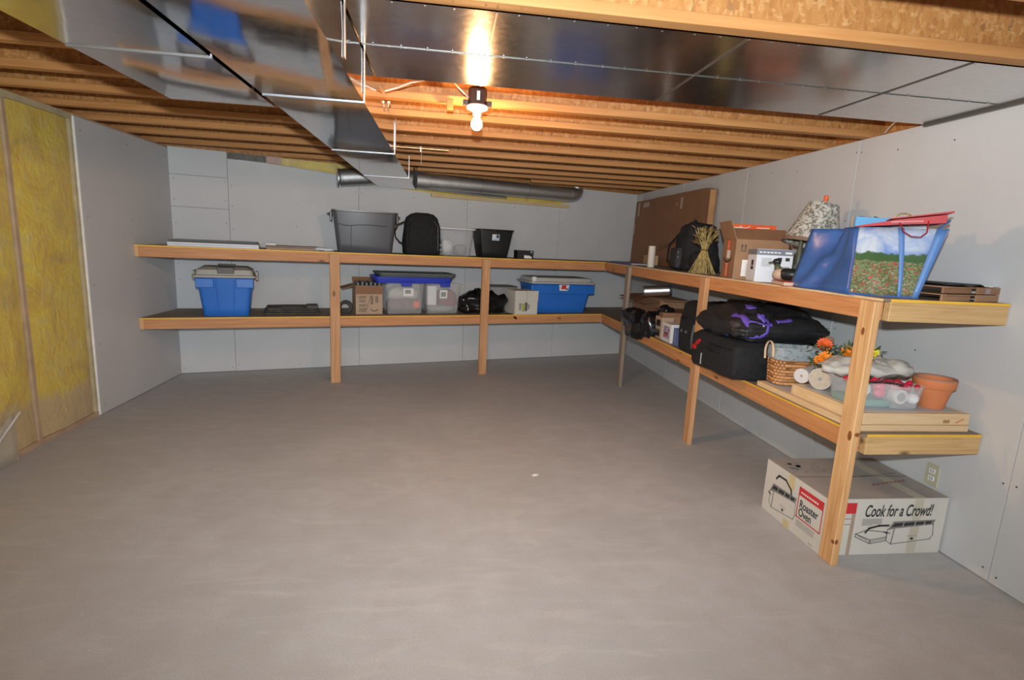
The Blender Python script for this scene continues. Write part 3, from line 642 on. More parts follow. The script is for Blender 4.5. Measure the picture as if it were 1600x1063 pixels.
def c2(T):
    m = MB(); m.box(-.17, -.07, -.13, .05, .09, .30, b=.003); m.build('white_carton', WHP, T)
    blob('maroon_cloth', MAR, T, .22, .22, .22, 6, .02, 9, (.07, 0, .04)); blob('grey_base', flat('grey_lump', (.30, .30, .29), .7), T, .33, .25, .09, 7, .01, 9, (0, 0, .004))
    F = Face((-.05, -.17, .17), (1, 0, 0), (0, -.1, 1)); m = MB(); F.rect(m, 0, .085, 0, .09, .007); F.rect(m, .015, .07, .02, .07, .0075, 1); m.build('label_sticker', [WHP, INKG], T)
clearbin('clear_bin', 'clear bin holding maroon cloth and a white carton', 1.67, .35, .39, c2)
T = BK('blue_storage_lid', 'cobalt blue plastic lid resting across the clear bins', 'lid', 1.345, 5.72, Z2+.3255)
m = MB(); m.loft([rr(.77, .36, .04, .0), rr(.79, .38, .04, .004), rr(.83, .42, .05, .055), rr(.83, .42, .05, .066), rr(.80, .39, .04, .066), rr(.76, .35, .04, .02)]); m.build('lid_shell', BLU, T, smooth=30)
for x in (-.09, .33):
    m = MB(); m.box(x-.055, x+.055, -.206, -.188, -.03, .012, b=.003); m.build('latch', BLU, T)
T = BK('grey_storage_lid', 'slate grey plastic lid stacked on the cobalt blue lid', 'lid', 1.385, 5.73, Z2+.3925)
m = MB(); m.loft([rr(.80, .38, .04, .0), rr(.82, .40, .05, .02), rr(.84, .42, .05, .034), rr(.84, .42, .05, .04), rr(.78, .36, .04, .04), rr(.76, .34, .04, .03)]); m.build('lid_shell', GRL, T, smooth=30)
T = BK('black_trash_bag', 'crumpled black plastic bag behind the second post from left', 'bag', 2.16, 5.60, Z2)
blob('bag_lobe', BAGP, T, .40, .26, .22, 11, .05, 9, (-.12, 0, 0)); blob('bag_lobe', BAGP, T, .36, .24, .22, 13, .05, 9, (.1, .02, 0), (0, .0, .3)); blob('bag_knot', BAGP, T, .14, .12, .13, 17, .03, 14, (-.03, .02, .15))
m = MB(); m.loft([rr(.10, .05, .02, 0, .28, -.1), rr(.06, .04, .02, -.015, .31, -.14), rr(.02, .02, .008, -.05, .33, -.18)]); m.build('bag_corner', BAGP, T, smooth=60)
T = BK('grey_clear_box', 'translucent grey box behind the small white carton', 'box', 2.46, 5.87, Z2)
tub(T, 'body', CLRG, .32, .24, .34, .26, .285, .02, .003, .004); lidmesh(T, 'lid', LIDD, .36, .28, .283, .012)
T = BK('white_carton', 'small off white carton with a green picture on lower shelf', 'carton', 2.615, 5.56, Z2, .03)
m = MB(); m.box(-.145, .145, -.12, .12, 0, .27, b=.002); m.build('body', CARDW, T)
m = MB(); m.box(-.149, .149, -.124, .124, .155, .272, b=.002); m.build('lid', CARDW, T)
m = MB(); m.box(-.002, .002, -.1255, -.1235, .16, .27); m.build('lid_seam', INKG, T)
F = Face((-.145, -.1205, 0), (1, 0, 0), (0, 0, 1)); m = MB(); F.rect(m, .09, .12, .035, .13, .003, 0); F.rect(m, .125, .155, .04, .14, .003, 1); F.rect(m, .16, .185, .06, .12, .003, 2); F.rect(m, .05, .08, .05, .13, .003, 2); m.build('printed_picture', [flat('lime_print', (.35, .45, .08), .6), flat('dark_print', (.10, .09, .08), .6), INKG], T)
T = BK('blue_tote_white_lid', 'wide blue tote with pale lid at right end of lower shelf', 'tote', 3.15, 5.75, Z2, -.04)
tub(T, 'body', BLUET, .66, .36, .80, .44, .355, .04, .004, .006)
m = MB(); m.loft([rr(.83, .47, .04, .345), rr(.86, .50, .04, .352), rr(.86, .50, .04, .368), rr(.80, .44, .04, .374), rr(.78, .42, .04, .415), rr(.74, .38, .04, .42)]); m.build('lid', flat('pale_grey_lid', (.48, .48, .47), .5), T, smooth=30)
m = MB(); m.lathe([(.028, .37), (.03, .375), (.03, .425), (.02, .43)], 16, (-.375, -.19, 0)); m.build('lid_boss', WHP, T, smooth=40)
m = MB(); m.box(-.42, .42, -.236, -.20, .23, .335, b=.008); m.build('shoulder_band', BLUET, T)
F = Face((0, -.237, .27), (1, 0, 0), (0, 0, 1)); m = MB(); F.poly(m, [(-.06, .0), (.05, .0), (.07, .07), (-.07, .07)], .001, 0); F.poly(m, [(-.04, .02), (.02, .02), (.03, .066), (-.03, .066)], .002, 1); F.rect(m, .025, .045, .01, .03, .002, 2); m.build('sticker', [WHP, RED, INK], T)

# ---- right shelf, top board --------------------------------------------------
T = thing('cardboard_panel', 'tall flat cardboard carton leaning on right wall by the corner', 'cardboard', (2.50, 5.95, Z1))
m = MB(); N = 16; rings = []
for i in range(N+1):
    y = -1.03+2.06*i/N; zt = .79+.008*noise.noise(Vector((y*2.5, 0, 3)))+(-.02 if y < -.95 else 0)
    rings.append([(-.03, y, 0), (-.008+.004*noise.noise(Vector((y*3, 1, 0))), y, zt), (.045, y, zt), (.02, y, 0)])
m.loft(rings); m.build('carton_face', CARDD, T, smooth=30)
m = MB(); m.box(-.034, .022, -1.037, -1.031, .0, .76); m.build('orange_brown_edge', card('edge_card', (.46, .24, .10)), T)
m = MB(); F = Face((-.032, 1.03, 0), (0, -1, 0), (.03, 0, 1))
PT_ = flat('pale_tape', (.46, .36, .28), .5)
for a, b, c, d in ((.10, .16, .60, .77), (.28, .48, .70, .755), (-.0, .06, .36, .50), (1.38, 1.44, .62, .74), (1.28, 1.31, .66, .69)):
    m = MB(); F.rect(m, a, b, c, d, .004); m.build('tape_label', PT_, T)
T = thing('slate_blue_folder', 'slate blue folder lying flat near the shelf corner', 'folder', (2.09, 5.85, Z1), .0)
m = MB(); m.box(-.12, .12, -.32, .36, 0, .022, b=.003); m.build('cover', BLUBK, T); m = MB(); m.box(-.117, .10, -.323, .35, .004, .018); m.build('pages', flat('pages', (.45, .38, .34), .7), T)
T = thing('tan_block', 'tan wooden block standing against the cardboard panel', 'block', (2.35, 5.95, Z1)); m = MB(); m.box(-.05, .05, -.1, .1, 0, .11, b=.004); m.build('block', flat('tan_wood', (.48, .33, .17), .6), T)
T = thing('white_tube', 'upright white cardboard tube on top shelf near the corner', 'tube', (2.02, 5.10, Z1))
m = MB(); m.lathe([(.033, 0), (.035, .003), (.035, .205), (.033, .208), (.026, .208), (.024, .19), (.0, .19)], 20, cap1=False); m.build('tube_wall', flat('cream_tube', (.72, .66, .58), .6), T, smooth=40)
T = thing('dark_stick', 'thin dark stick leaning from white tube to black backpack', 'stick', (2.10, 5.0, Z1)); m = MB(); m.tube([(-.02, .1, .195), (.10, -.15, .30), (.2, -.32, .36)], .006, 6); m.tube([(.2, -.32, .36), (.22, -.36, .0)], .006, 6); m.build('stick', flat('stick_brown', (.10, .06, .04), .6), T)
T = thing('backpack', 'black backpack slumped beside the golden reed bundle', 'backpack', (2.24, 4.63, Z1), -.25)
m = MB(); m.loft([rr(.30, .50, .06, 0), rr(.34, .58, .08, .03), rr(.32, .48, .07, .14), rr(.28, .44, .06, .30), rr(.26, .42, .06, .39), rr(.20, .34, .05, .415)]); m.sub(2); m.disp(.03, 8, 3); m.disp(.01, 24, 3); m.build('body', BLACKC, T, smooth=60)
m = MB(); m.box(-.20, -.14, -.20, .10, .02, .20, b=.02); m.disp(.01, 14); m.build('front_pocket', flat('dark_grey_cloth', (.03, .03, .035), .8, var=.3, nsc=20, bump=.3), T, smooth=60)
m = MB(); m.tube([(-.12, .2, .33), (-.2, .22, .22), (-.2, .24, .08), (-.13, .24, .02)], .018, 8, flat=.5); m.build('strap', BLACKC, T, smooth=60); m = MB(); m.tube([(-.1, -.14, .38), (-.06, -.2, .44), (-.02, -.05, .43)], .012, 8, flat=.5); m.build('strap', BLACKC, T, smooth=60)
blob('side_pouch', BLACKC, T, .2, .22, .17, 8, .02, 10, (0, -.34, 0))
for z in (.12, .16):
    m = MB(); m.lathe([(.009, 0), (.009, .004)], 10, (-.18, -.20, z), M=Matrix.Rotation(-PI/2, 4, 'Y')); m.build('snap', CLEAT, T)
T = thing('reed_bundle', 'golden dried reed bundle tied in the middle standing upright', 'dried reeds', (2.03, 4.04, Z1))
m = MB(); rnd = random.Random(3)
for i in range(44):
    a = rnd.uniform(0, 2*PI); r0 = rnd.uniform(.03, .105); r1 = rnd.uniform(.005, .022); a2 = a+rnd.uniform(-.5, .5); r3 = rnd.uniform(.03, .10); h = rnd.uniform(.30, .37)
    m.tube([(r0*math.cos(a), r0*math.sin(a), .001), (r1*math.cos(a), r1*math.sin(a), .185), (r3*math.cos(a2)*.5, r3*math.sin(a2)*.5, .26), (r3*math.cos(a2), r3*math.sin(a2), h)], .0032, 5)
stuff(m.build('stalks', BRASS, T))
m = MB()
for i in range(60):
    a = rnd.uniform(0, 2*PI); r = rnd.uniform(.01, .09); z = rnd.uniform(.22, .36); d = Vector((math.cos(a), math.sin(a), rnd.uniform(.4, 1.5))).normalized()
    p = Vector((r*math.cos(a), r*math.sin(a), z)); m.tube([p, p+d*.02, p+d*.045], [.003, .006, .001], 5)
stuff(m.build('seed_heads', [STRAWD], T))
m = MB(); m.tube([(.026*math.cos(a), .026*math.sin(a), .185) for a in [2*PI*k/14 for k in range(14)]], .006, 6, closed=True); m.build('tie', STRAWD, T)
RB = -.255
T = thing('open_shipping_box', 'open brown shipping box with orange tape and raised flaps', 'box', (2.135, 3.52, Z1), RB)
bw, bd, bh = .335, .33, .265
cardbox(T, bw, bd, bh, CARD)
flap(T, (0, bd/2, bh), (1, 0, 0), (0, 1, 0), bw, .12, .25, CARD)
f_ = flap(T, (0, -bd/2, bh), (-1, 0, 0), (0, -1, 0), bw, .12, -.9, CARDD)
flap(T, (-bw/2, 0, bh), (0, -1, 0), (-1, 0, 0), bd, .13, .35, CARD); flap(T, (bw/2, 0, bh), (0, 1, 0), (1, 0, 0), bd, .12, 2.6, CARD)
# back flap print: orange strip along its upper edge with a white curved arrow
d_ = Vector((0, math.sin(.25), math.cos(.25))); o_ = Vector((-bw/2, bd/2, bh))+d_*.082; F = Face(o_+Vector((0, -.0045, 0)), (1, 0, 0), d_)
m = MB(); F.rect(m, .03, bw+.02, 0, .038, .001, 0); F.line(m, [(.14+.035*math.cos(a), .032+.02*math.sin(a)) for a in [PI*1.1+PI*.8*i/8 for i in range(9)]], .005, .002, 1)
for i in range(7): F.rect(m, .04+.012*i, .05+.012*i, .01, .017, .002, 1); F.rect(m, .22+.013*i, .231+.013*i, .012, .018, .002, 1)
m.build('orange_tape', [ORG, ORW], T)
F = Face((-bw/2, bd/2, 0), (0, -1, 0), (0, 0, 1)); m = MB()
F.rect(m, .12, .20, .005, .115, .002, 0); F.rect(m, .12, .20, .16, .262, .002, 0); F.rect(m, .13, .22, .135, .19, .003, 1)
for i in range(6): F.rect(m, .145, .175, .015+.015*i, .024+.015*i, .003, 1); F.rect(m, .145, .165, .20+.01*i, .205+.01*i, .003, 1)
F.line(m, [(.155+.10*math.cos(a), .15+.04*math.sin(a)) for a in [PI*1.08+PI*.84*i/10 for i in range(11)]], .010, .003, 2)
m.build('orange_label', [ORG, ORW, INK], T)
F = Face((-bw/2, -bd/2, 0), (1, 0, 0), (0, 0, 1)); m = MB()
for x in (.04, .062): F.line(m, [(x, .195), (x, .225)], .005); F.poly(m, [(x-.008, .218), (x+.008, .218), (x, .234)])
F.rect(m, .034, .07, .186, .190); m.build('arrow_mark', INK, T)
m = MB(); F.rect(m, .05, .11, .02, .13, .002, 0)
for i in range(8): F.rect(m, .078, .10, .03+.01*i, .034+.01*i, .003, 1)
m.build('shipping_label', [ORW, INKG], T)
T = thing('white_product_box', 'white electronics box with grey top band before shipping box', 'box', (2.075, 3.19, Z1), RB)
m = MB(); m.box(-.13, .085, -.09, .09, 0, .205, b=.002); m.build('body', WHB, T)
F = Face((-.13, -.09, 0), (1, 0, 0), (0, 0, 1)); m = MB(); F.rect(m, .0, .215, .168, .203, .001, 0)
for i in range(6): F.rect(m, .012+.022*i, .028+.022*i, .18, .188, .002, 1)
F.rect(m, .165, .205, .178, .19, .002, 1)
for i in range(6): F.rect(m, .03, .09, .10+.009*i, .103+.009*i, .002, 2)
F.rect(m, .125, .15, .135, .155, .002, 3); F.rect(m, .17, .195, .135, .155, .002, 3); F.rect(m, .14, .2, .05, .1, .002, 2)
m.build('printed_front', [flat('grey_band', (.20, .22, .28), .5), ORW, INKG, INK], T)
F = Face((-.13, .09, 0), (0, -1, 0), (0, 0, 1)); m = MB(); F.rect(m, 0, .18, .168, .203, .001, 0); F.rect(m, .09, .13, .10, .135, .002, 1); F.rect(m, .085, .135, .075, .095, .002, 1); m.build('printed_side', [flat('grey_band2', (.20, .20, .22), .5), INK], T)
T = thing('red_book', 'flat red orange book under the duck at the shelf edge', 'book', (2.00, 2.86, Z1), -.3)
m = MB(); m.box(-.085, .085, -.115, .115, 0, .004, b=.001); m.box(-.085, .085, -.115, .115, .02, .024, b=.001); m.build('cover', flat('book_red', (.55, .09, .03), .5), T); m = MB(); m.box(-.082, .082, -.112, .112, .004, .02); m.build('pages', flat('book_pages', (.6, .5, .4), .7), T)
T = thing('duck_decoy', 'small wooden duck with dark head on the red book', 'duck', (1.985, 2.915, Z1+.024), 2.3)
def ell(m, c, r, n=14, k=10, mi=0, rot=None):
    rings = []
    for i in range(1, k):
        a = -PI/2+PI*i/k; rings.append([Vector((r[0]*math.cos(a)*math.cos(2*PI*j/n), r[1]*math.cos(a)*math.sin(2*PI*j/n), r[2]*math.sin(a))) for j in range(n)])
    if rot: rings = [[rot @ p for p in q] for q in rings]
    rings = [[p+Vector(c) for p in q] for q in rings]; m.loft(rings, mi=mi)
m = MB(); ell(m, (-.02, 0, .038), (.078, .042, .036)); m.build('body', DUCKB, T, smooth=180)
m = MB(); ell(m, (.032, 0, .036), (.042, .038, .035)); m.build('breast', DUCKC, T, smooth=180)
m = MB(); m.tube([(.035, 0, .05), (.05, 0, .075), (.052, 0, .095)], [.026, .018, .015], 12); m.build('neck', DUCKG, T, smooth=180)
m = MB(); ell(m, (.056, 0, .108), (.024, .018, .019)); m.build('head', DUCKB, T, smooth=180)
m = MB(); m.tube([(.074, 0, .106), (.09, 0, .102), (.102, 0, .101)], [.009, .008, .004], 8, flat=.5); m.build('bill', DUCKG, T, smooth=180)
m = MB(); m.tube([(-.08, 0, .05), (-.11, 0, .068), (-.125, 0, .08)], [.018, .012, .003], 8, flat=.5); m.build('tail', DUCKB, T, smooth=180)
T = thing('table_lamp', 'table lamp with tilted grey leaf print shade on top shelf', 'lamp', (2.205, 3.13, Z1))
m = MB(); m.lathe([(.06, 0), (.062, .006), (.05, .014), (.018, .02), (.016, .03)], 20); m.build('base', LBASE, T, smooth=40)
m = MB(); m.lathe([(.016, .02), (.026, .10), (.028, .16), (.015, .21), (.012, .27), (.010, .30)], 14); m.build('stem', LBASE, T, smooth=60)
for a, l, h in ((2.4, .05, .20), (3.0, .075, .15), (2.0, .065, .17), (3.8, .05, .12)):
    m = MB(); dx_, dy_ = math.cos(a), math.sin(a)
    m.tube([(.01*dx_, .01*dy_, .02), (l*.6*dx_, l*.6*dy_, h*.5), (l*dx_, l*dy_, h*.85), (l*1.15*dx_, l*1.15*dy_, h)], [.008, .018, .012, .001], 8, flat=.25); m.build('metal_leaf', LEAFG, T, smooth=60)
RS = Matrix.Translation((0.065, 0, .245)) @ Matrix.Rotation(.21, 4, 'Y')
def shade_m(prof, mat, name):
    m = MB(); m.lathe(prof, 36, M=RS, cap0=False, cap1=False); o = m.build(name, mat, T, smooth=40); return o
shade_m([(.165, 0), (.086, .255), (.083, .255), (.162, 0), (.165, 0)], SHADE, 'shade'); shade_m([(.168, -.006), (.162, .018), (.160, .018), (.164, -.006), (.168, -.006)], BROWN, 'shade_trim')
m = MB(); m.tube([RS @ Vector((0, 0, 0)), RS @ Vector((0, 0, .26))], .004, 6); m.tube([RS @ Vector((-.085, 0, .25)), RS @ Vector((.085, 0, .25))], .003, 6); m.build('harp', LBASE, T)
m = MB(); m.lathe([(.005, .25), (.012, .262), (.011, .285), (.014, .305), (.008, .31), (.005, .30)], 12, M=RS); m.build('orange_finial', ORG, T, smooth=40)
T = thing('glass_bottle', 'dark bottle with yellow label between lamp and blue bag', 'bottle', (2.125, 2.93, Z1))
m = MB(); m.lathe([(.042, 0), (.045, .006), (.045, .15), (.036, .19), (.020, .225), (.016, .25), (.016, .275)], 24); m.build('body', DKG, T, smooth=60)
m = MB(); m.lathe([(.0455, .06), (.0458, .062), (.0458, .135), (.0455, .137)], 24, cap0=False, cap1=False); m.build('label_wrap', LABY, T, smooth=60)
m = MB(); m.lathe([(.0205, .225), (.0175, .25), (.018, .305), (.012, .308)], 20); m.build('foil_neck', WHP, T, smooth=60)

# blue shopping bag
T = thing('shopping_bag', 'large blue shopping bag printed with a poppy field', 'bag', (2.06, 2.30, Z1), 0)
# local: near face at y=-.11, gusset on -x; corners of base and of the opening
base = {'fl': (-.165, -.01), 'fr': (.09, -.12), 'br': (.24, .38), 'bl': (-.12, .50)}
topc = {'fl': (-.105, .065), 'fr': (.185, -.125), 'br': (.27, .30), 'bl': (-.09, .42)}
hz = .315
def wallgrid(a, b, nx, nz, amp, seed, out):
    rows = []
    for i in range(nz+1):
        f = i/nz; row = []
        for j in range(nx+1):
            g_ = j/nx; e = math.sin(PI*g_)
            x0, y0 = base[a][0]*(1-g_)+base[b][0]*g_, base[a][1]*(1-g_)+base[b][1]*g_; x1, y1 = topc[a][0]*(1-g_)+topc[b][0]*g_, topc[a][1]*(1-g_)+topc[b][1]*g_
            pin = (.10*f*max(0, 1-abs(g_-.45)*2.4)-.035*max(0, 1-abs(g_-.25-.45*f)*6)) if amp == .06 else 0
            w = pin+amp*(.5 if amp == .06 else 1)*e*(noise.noise(Vector((g_*3+seed, f*3, seed)))*1.0+.4*noise.noise(Vector((g_*9, f*7, seed))))
            row.append((x0*(1-f)+x1*f+out[0]*w, y0*(1-f)+y1*f+out[1]*w, .004+hz*f))
        rows.append(row)
    return rows
for a, b, mt, nm, amp, out in (('fl', 'fr', POP, 'printed_front', .012, (0, -1)), ('bl', 'fl', BAGB, 'side_gusset', .06, (1, 0)), ('fr', 'br', BAGB, 'side_gusset', .03, (-1, 0)), ('br', 'bl', POP, 'printed_back', .012, (0, 1))):
    m = MB(); m.loft(wallgrid(a, b, 16, 12, amp, len(nm)+amp*50, out), False, False, closed=False); o = m.build(nm, mt, T, smooth=180); sdm = o.modifiers.new('s', 'SOLIDIFY'); sdm.thickness = .0015
m = MB(); m.prism([base[k] for k in ('fl', 'fr', 'br', 'bl')], 0, .004); m.build('base_panel', BAGB, T)
m = MB(); m.tube([(*base['bl'], .006), (*base['fl'], .006), (*base['fr'], .006), (*base['br'], .006)], .005, 6); m.build('base_piping', BAGB, T)
def onfront(g_, f, off=.012):
    x0, y0 = base['fl'][0]*(1-g_)+base['fr'][0]*g_, base['fl'][1]*(1-g_)+base['fr'][1]*g_; x1, y1 = topc['fl'][0]*(1-g_)+topc['fr'][0]*g_, topc['fl'][1]*(1-g_)+topc['fr'][1]*g_
    return Vector((x0*(1-f)+x1*f, y0*(1-f)+y1*f-off, .004+hz*f))
for ga, gb, w in ((.70, .45, .035), (.925, .895, .06)):
    m = MB(); rows = []
    for i in range(9):
        f = i/8; g_ = ga*(1-f)+gb*f; ww = w*(.75+.25*f); rows.append([onfront(g_-ww, f, .014), onfront(g_+ww, f, .014)])
    m.loft(rows, False, False, closed=False); o = m.build('strap', STRAPB, T, smooth=180); sdm = o.modifiers.new('s', 'SOLIDIFY'); sdm.thickness = .002
m = MB(); p = onfront(.86, 1); m.tube([p, p+Vector((.03, -.01, .03)), p+Vector((.07, .03, .04)), p+Vector((.06, .12, .02))], .012, 8, flat=.3); m.build('strap_handle', STRAPB, T, smooth=60)
def sheet(name, label, mat, loc, w, h, th, rot, cat):
    T = thing(name, label, cat, loc); T.rotation_euler = rot
    m = MB(); m.box(-w/2, w/2, -th/2, th/2, 0, h, b=.001); m.build('sheet', mat, T); return T
sheet('light_blue_card', 'light blue card standing in the blue shopping bag', PAPB, (2.125, 2.47, Z1+.12), .20, .255, .02, (0, .02, -.25), 'card')
for i in range(4):
    sheet(['tan_folder', 'dark_folder', 'golden_folder', 'dark_folder'][i], ['leftmost tan folder edge standing inside the blue shopping bag', 'dark folder edge just right of the leftmost tan folder', 'golden folder edge between two dark folders in shopping bag', 'dark folder edge beside the light blue card'][i], [CARDL, INK, BRASS, INK][i], (2.075+.014*i, 2.54-.018*i, Z1+.12), .05, .262, .008, (0, .05*i, .2), 'folder')['group'] = 'folders in the shopping bag'
sheet('white_card', 'pale white card standing behind the light blue card', WHB, (2.27, 2.42, Z1+.12), .16, .24, .006, (0, .0, -.2), 'card')
T = thing('red_gift_bag', 'flattened red gift bag lying across the shopping bag top', 'bag', (1.965, 2.355, Z1+.318), -.6)
m = MB(); m.loft([[(-.03, -.02, 0), (-.03, .09, 0), (-.03, .09, .004), (-.03, -.02, .004)], [(.12, -.055, .012), (.12, .12, .012), (.12, .12, .034), (.12, -.055, .034)], [(.30, -.07, .022), (.30, .12, .022), (.30, .12, .058), (.30, -.07, .058)]]); m.build('folded_body', REDR, T)
m = MB(); m.loft([[(.10, -.06, .036), (.10, .10, .036), (.10, .10, .040), (.10, -.06, .040)], [(.32, -.075, .066), (.32, .10, .066), (.32, .10, .074), (.32, -.075, .074)]]); m.build('folded_flap', REDR, T)
m = MB(); m.box(.10, .22, -.068, -.06, .012, .020, M=Matrix.Rotation(-.06, 4, 'Y')); m.build('pink_band', flat('pink_band', (.50, .16, .17), .5), T)
m = MB(); m.tube([(.13, -.075, .02), (.15, -.082, -.02), (.18, -.085, -.04), (.215, -.085, -.042), (.235, -.082, -.02), (.235, -.078, .03)], .006, 6, flat=.4); m.build('ribbon_handle', REDR, T, smooth=60)
m = MB(); m.tube([(.16+.035*math.cos(a), .05, .04+.03*math.sin(a)) for a in [PI*i/8 for i in range(9)]], .004, 6); m.build('twine_loop', BRASS, T, smooth=60)

T = thing('flattened_cartons', 'two flat brown cartons stacked at the near end of top shelf', 'cardboard', (2.36, 2.30, Z1), .24)
for i, z in enumerate((0, .034)):
    for nm, (a, b, c, d) in (('carton_end', (.0, .17, -.175, -.165)), ('carton_side', (-.20, .0, -.150, -.14))):
        m = MB(); m.box(a, b, c, d, z+.001, z+(.032 if nm == 'carton_end' else .026), b=.001); m.build(nm, [CARD, CARDD][i], T)
    m = MB(); m.box(-.20, .17, -.165, .14, z+.026, z+.031, b=.001, ); m.build('carton_top', CARD, T)
m = MB(); F = Face((.0, -.1755, .034), (1, 0, 0), (0, 0, 1)); F.rect(m, .05, .09, .004, .026, .001, 0); m.build('faded_stamp', flat('stamp', (.30, .26, .24), .6), T)
T = thing('paper_stack', 'black and white papers lying on the flat brown cartons', 'paper', (2.36, 2.30, Z1+.0655), .24)
for x0, x1, mt, am, z0 in ((-.14, .06, BLACKP, .006, .0), (.05, .17, WHP, .003, .001)):
    m = MB(); rows = [[(x0+(x1-x0)*i/8, y, z0+.003+am*(1+math.sin(i*1.3))) for y in (-.17, -.05, .1)] for i in range(9)]
    m.loft(rows, False, False, closed=False); o = m.build('sheet', mt, T, smooth=180); sdm = o.modifiers.new('s', 'SOLIDIFY'); sdm.thickness = .003

# ---- right shelf, lower board -------------------------------------------------
T = thing('brown_carton', 'large brown carton at the back of lower corner shelf', 'carton', (2.33, 5.50, Z2), 0)
cardbox(T, .34, .80, .30, CARD); flap(T, (-.17, 0, .30), (0, -1, 0), (-1, 0, 0), .8, .17, 1.15+.6, CARDD); flap(T, (0, -.4, .30), (1, 0, 0), (0, -1, 0), .34, .16, 1.5, CARD)
m = MB(); m.box(-.165, .165, -.39, .39, .285, .3045); m.build('closed_top', CARD, T)
T = thing('steel_canister', 'shiny steel canister lying on top of the brown carton', 'canister', (2.21, 5.33, Z2+.308), 1.2); 
m = MB(); RC = Matrix.Rotation(.12, 4, 'X') @ Matrix.Rotation(PI/2-.0, 4, 'X')
m.tube([(0, .13, .058), (0, -.12, .085)], .055, 24); m.build('barrel', STEEL, T, smooth=50)
m = MB(); m.tube([(0, -.12, .085), (0, -.145, .0877)], [.052, .048], 20); m.build('end_cap', flat('cap_blue_grey', (.06, .07, .10), .4), T, smooth=50)
m = MB(); m.tube([(0, .13, .058), (0, .145, .0565)], .056, 20); m.build('end_cap', LIDD, T, smooth=50)
T = thing('taped_carton', 'smaller taped carton in front of the brown carton', 'carton', (2.17, 4.75, Z2), -.1)
m = MB(); m.box(-.17, .17, -.17, .22, 0, .235, b=.002); m.build('body', CARD, T); m = MB(); m.box(-.173, .173, -.173, .223, .205, .238, b=.002); m.build('top_flap', CARDD, T); m = MB(); m.box(-.174, -.171, .0, .05, .1, .205); m.build('tape', TAPE, T)
T = thing('black_trash_bag', 'shiny black plastic bag hanging over the lower shelf edge', 'bag', (1.93, 5.03, Z2-.05))
blob('bag_lobe', BAGP, T, .22, .46, .26, 21, .05, 8, (-.02, 0, -.02)); blob('bag_lobe', BAGP, T, .2, .26, .25, 23, .04, 9, (.03, -.22, .02)); blob('bag_knot', BAGP, T, .12, .14, .14, 25, .03, 12, (.12, -.34, .21)); m = MB(); m.tube([(.05, -.2, .23), (.09, -.28, .27), (.12, -.34, .28)], [.04, .03, .04], 8); m.build('bag_neck', BAGP, T, smooth=60)
T = thing('window_box', 'narrow tan box with two dark windows on lower shelf', 'box', (1.985, 4.63, Z2))
m = MB(); m.box(-.03, .08, -.09, .06, 0, .20, b=.002); m.build('body', CARDL, T)
F = Face((-.03, .06, 0), (0, -1, 0), (0, 0, 1)); m = MB(); F.rect(m, .03, .12, .11, .17); F.rect(m, .03, .12, .02, .085); m.build('dark_window', BOXDK, T)
T = thing('picture_box', 'white box with blue and red photo print on lower shelf', 'box', (2.00, 4.42, Z2))
m = MB(); m.box(-.045, .06, -.09, .10, 0, .165, b=.002); m.build('body', WHP, T)
F = Face((-.045, .10, 0), (0, -1, 0), (0, 0, 1)); m = MB(); F.rect(m, .03, .16, .03, .14, .001, 0); F.rect(m, .05, .13, .07, .082, .002, 1); F.rect(m, .04, .12, .05, .06, .002, 2); m.build('printed_front', [PHOTO, INK, RED], T)
T = thing('blue_book', 'slate blue book leaning against the upright black bag', 'book', (1.985, 4.27, Z2), 0)
m = MB(); m.box(-.02, .10, -.045, -.015, 0, .14, b=.002); m.box(-.02, .10, .0, .03, 0, .145, b=.002); m.build('cover', BLUBK, T); m = MB(); m.box(-.015, .097, -.015, .0, .003, .135); m.build('pages', flat('grey_pages', (.4, .4, .36), .7), T)
T = thing('upright_black_bag', 'upright black fabric case behind the lower shelf middle post', 'bag', (2.13, 3.965, Z2))
m = MB(); m.loft([rr(.38, .36, .05, 0), rr(.40, .38, .05, .03), rr(.40, .38, .06, .25), rr(.38, .36, .07, .37), rr(.30, .30, .07, .405)]); m.sub(2); m.disp(.012, 9, 2); m.disp(.005, 26, 2); m.build('body', BLACKC, T, smooth=60)
m = MB(); m.tube([(-.205, .12, .26), (-.225, .05, .29), (-.225, -.05, .29), (-.21, -.12, .24)], .012, 8, flat=.5); m.build('handle', BLACKC, T, smooth=60)
m = MB(); m.tube([(-.205, -.1, .05), (-.225, -.13, .15), (-.21, -.12, .24)], .008, 6); m.build('grey_strap', flat('grey_strap', (.10, .11, .10), .6), T, smooth=60)
for y in (.10, .02):
    m = MB(); m.lathe([(.012, 0), (.012, .006)], 10, (-.203, y, .16), M=Matrix.Rotation(-PI/2, 4, 'Y')); m.build('chrome_stud', CLEAT, T)
T = thing('black_suitcase', 'large black fabric suitcase lying on the lower right shelf', 'suitcase', (2.082, 3.342, Z2))
m = MB(); m.loft([rr(.52, .58, .04, 0), rr(.55, .61, .035, .02), rr(.565, .625, .035, .12), rr(.56, .62, .04, .22), rr(.50, .56, .05, .248)]); m.sub(3); m.disp(.014, 7, 4); m.disp(.006, 22, 1); m.build('body', BLACKC, T, smooth=80)
m = MB(); m.tube([(-.276, -.25, .19), (-.285, -.1, .19), (-.285, .1, .19), (-.276, .26, .19)], .004, 6); m.build('zipper', BLACKP, T)
m = MB(); ell(m, (-.287, .17, .165), (.012, .045, .018), rot=Matrix.Rotation(-.6, 3, 'X')); ell(m, (-.287, .22, .125), (.012, .035, .020)); m.build('red_bow', flat('red_bow', (.42, .01, .015), .4), T, smooth=60)
m = MB(); m.box(-.290, -.282, .10, .11, .02, .10, b=.002); m.build('grey_pull', flat('pull', (.35, .35, .34), .5), T)
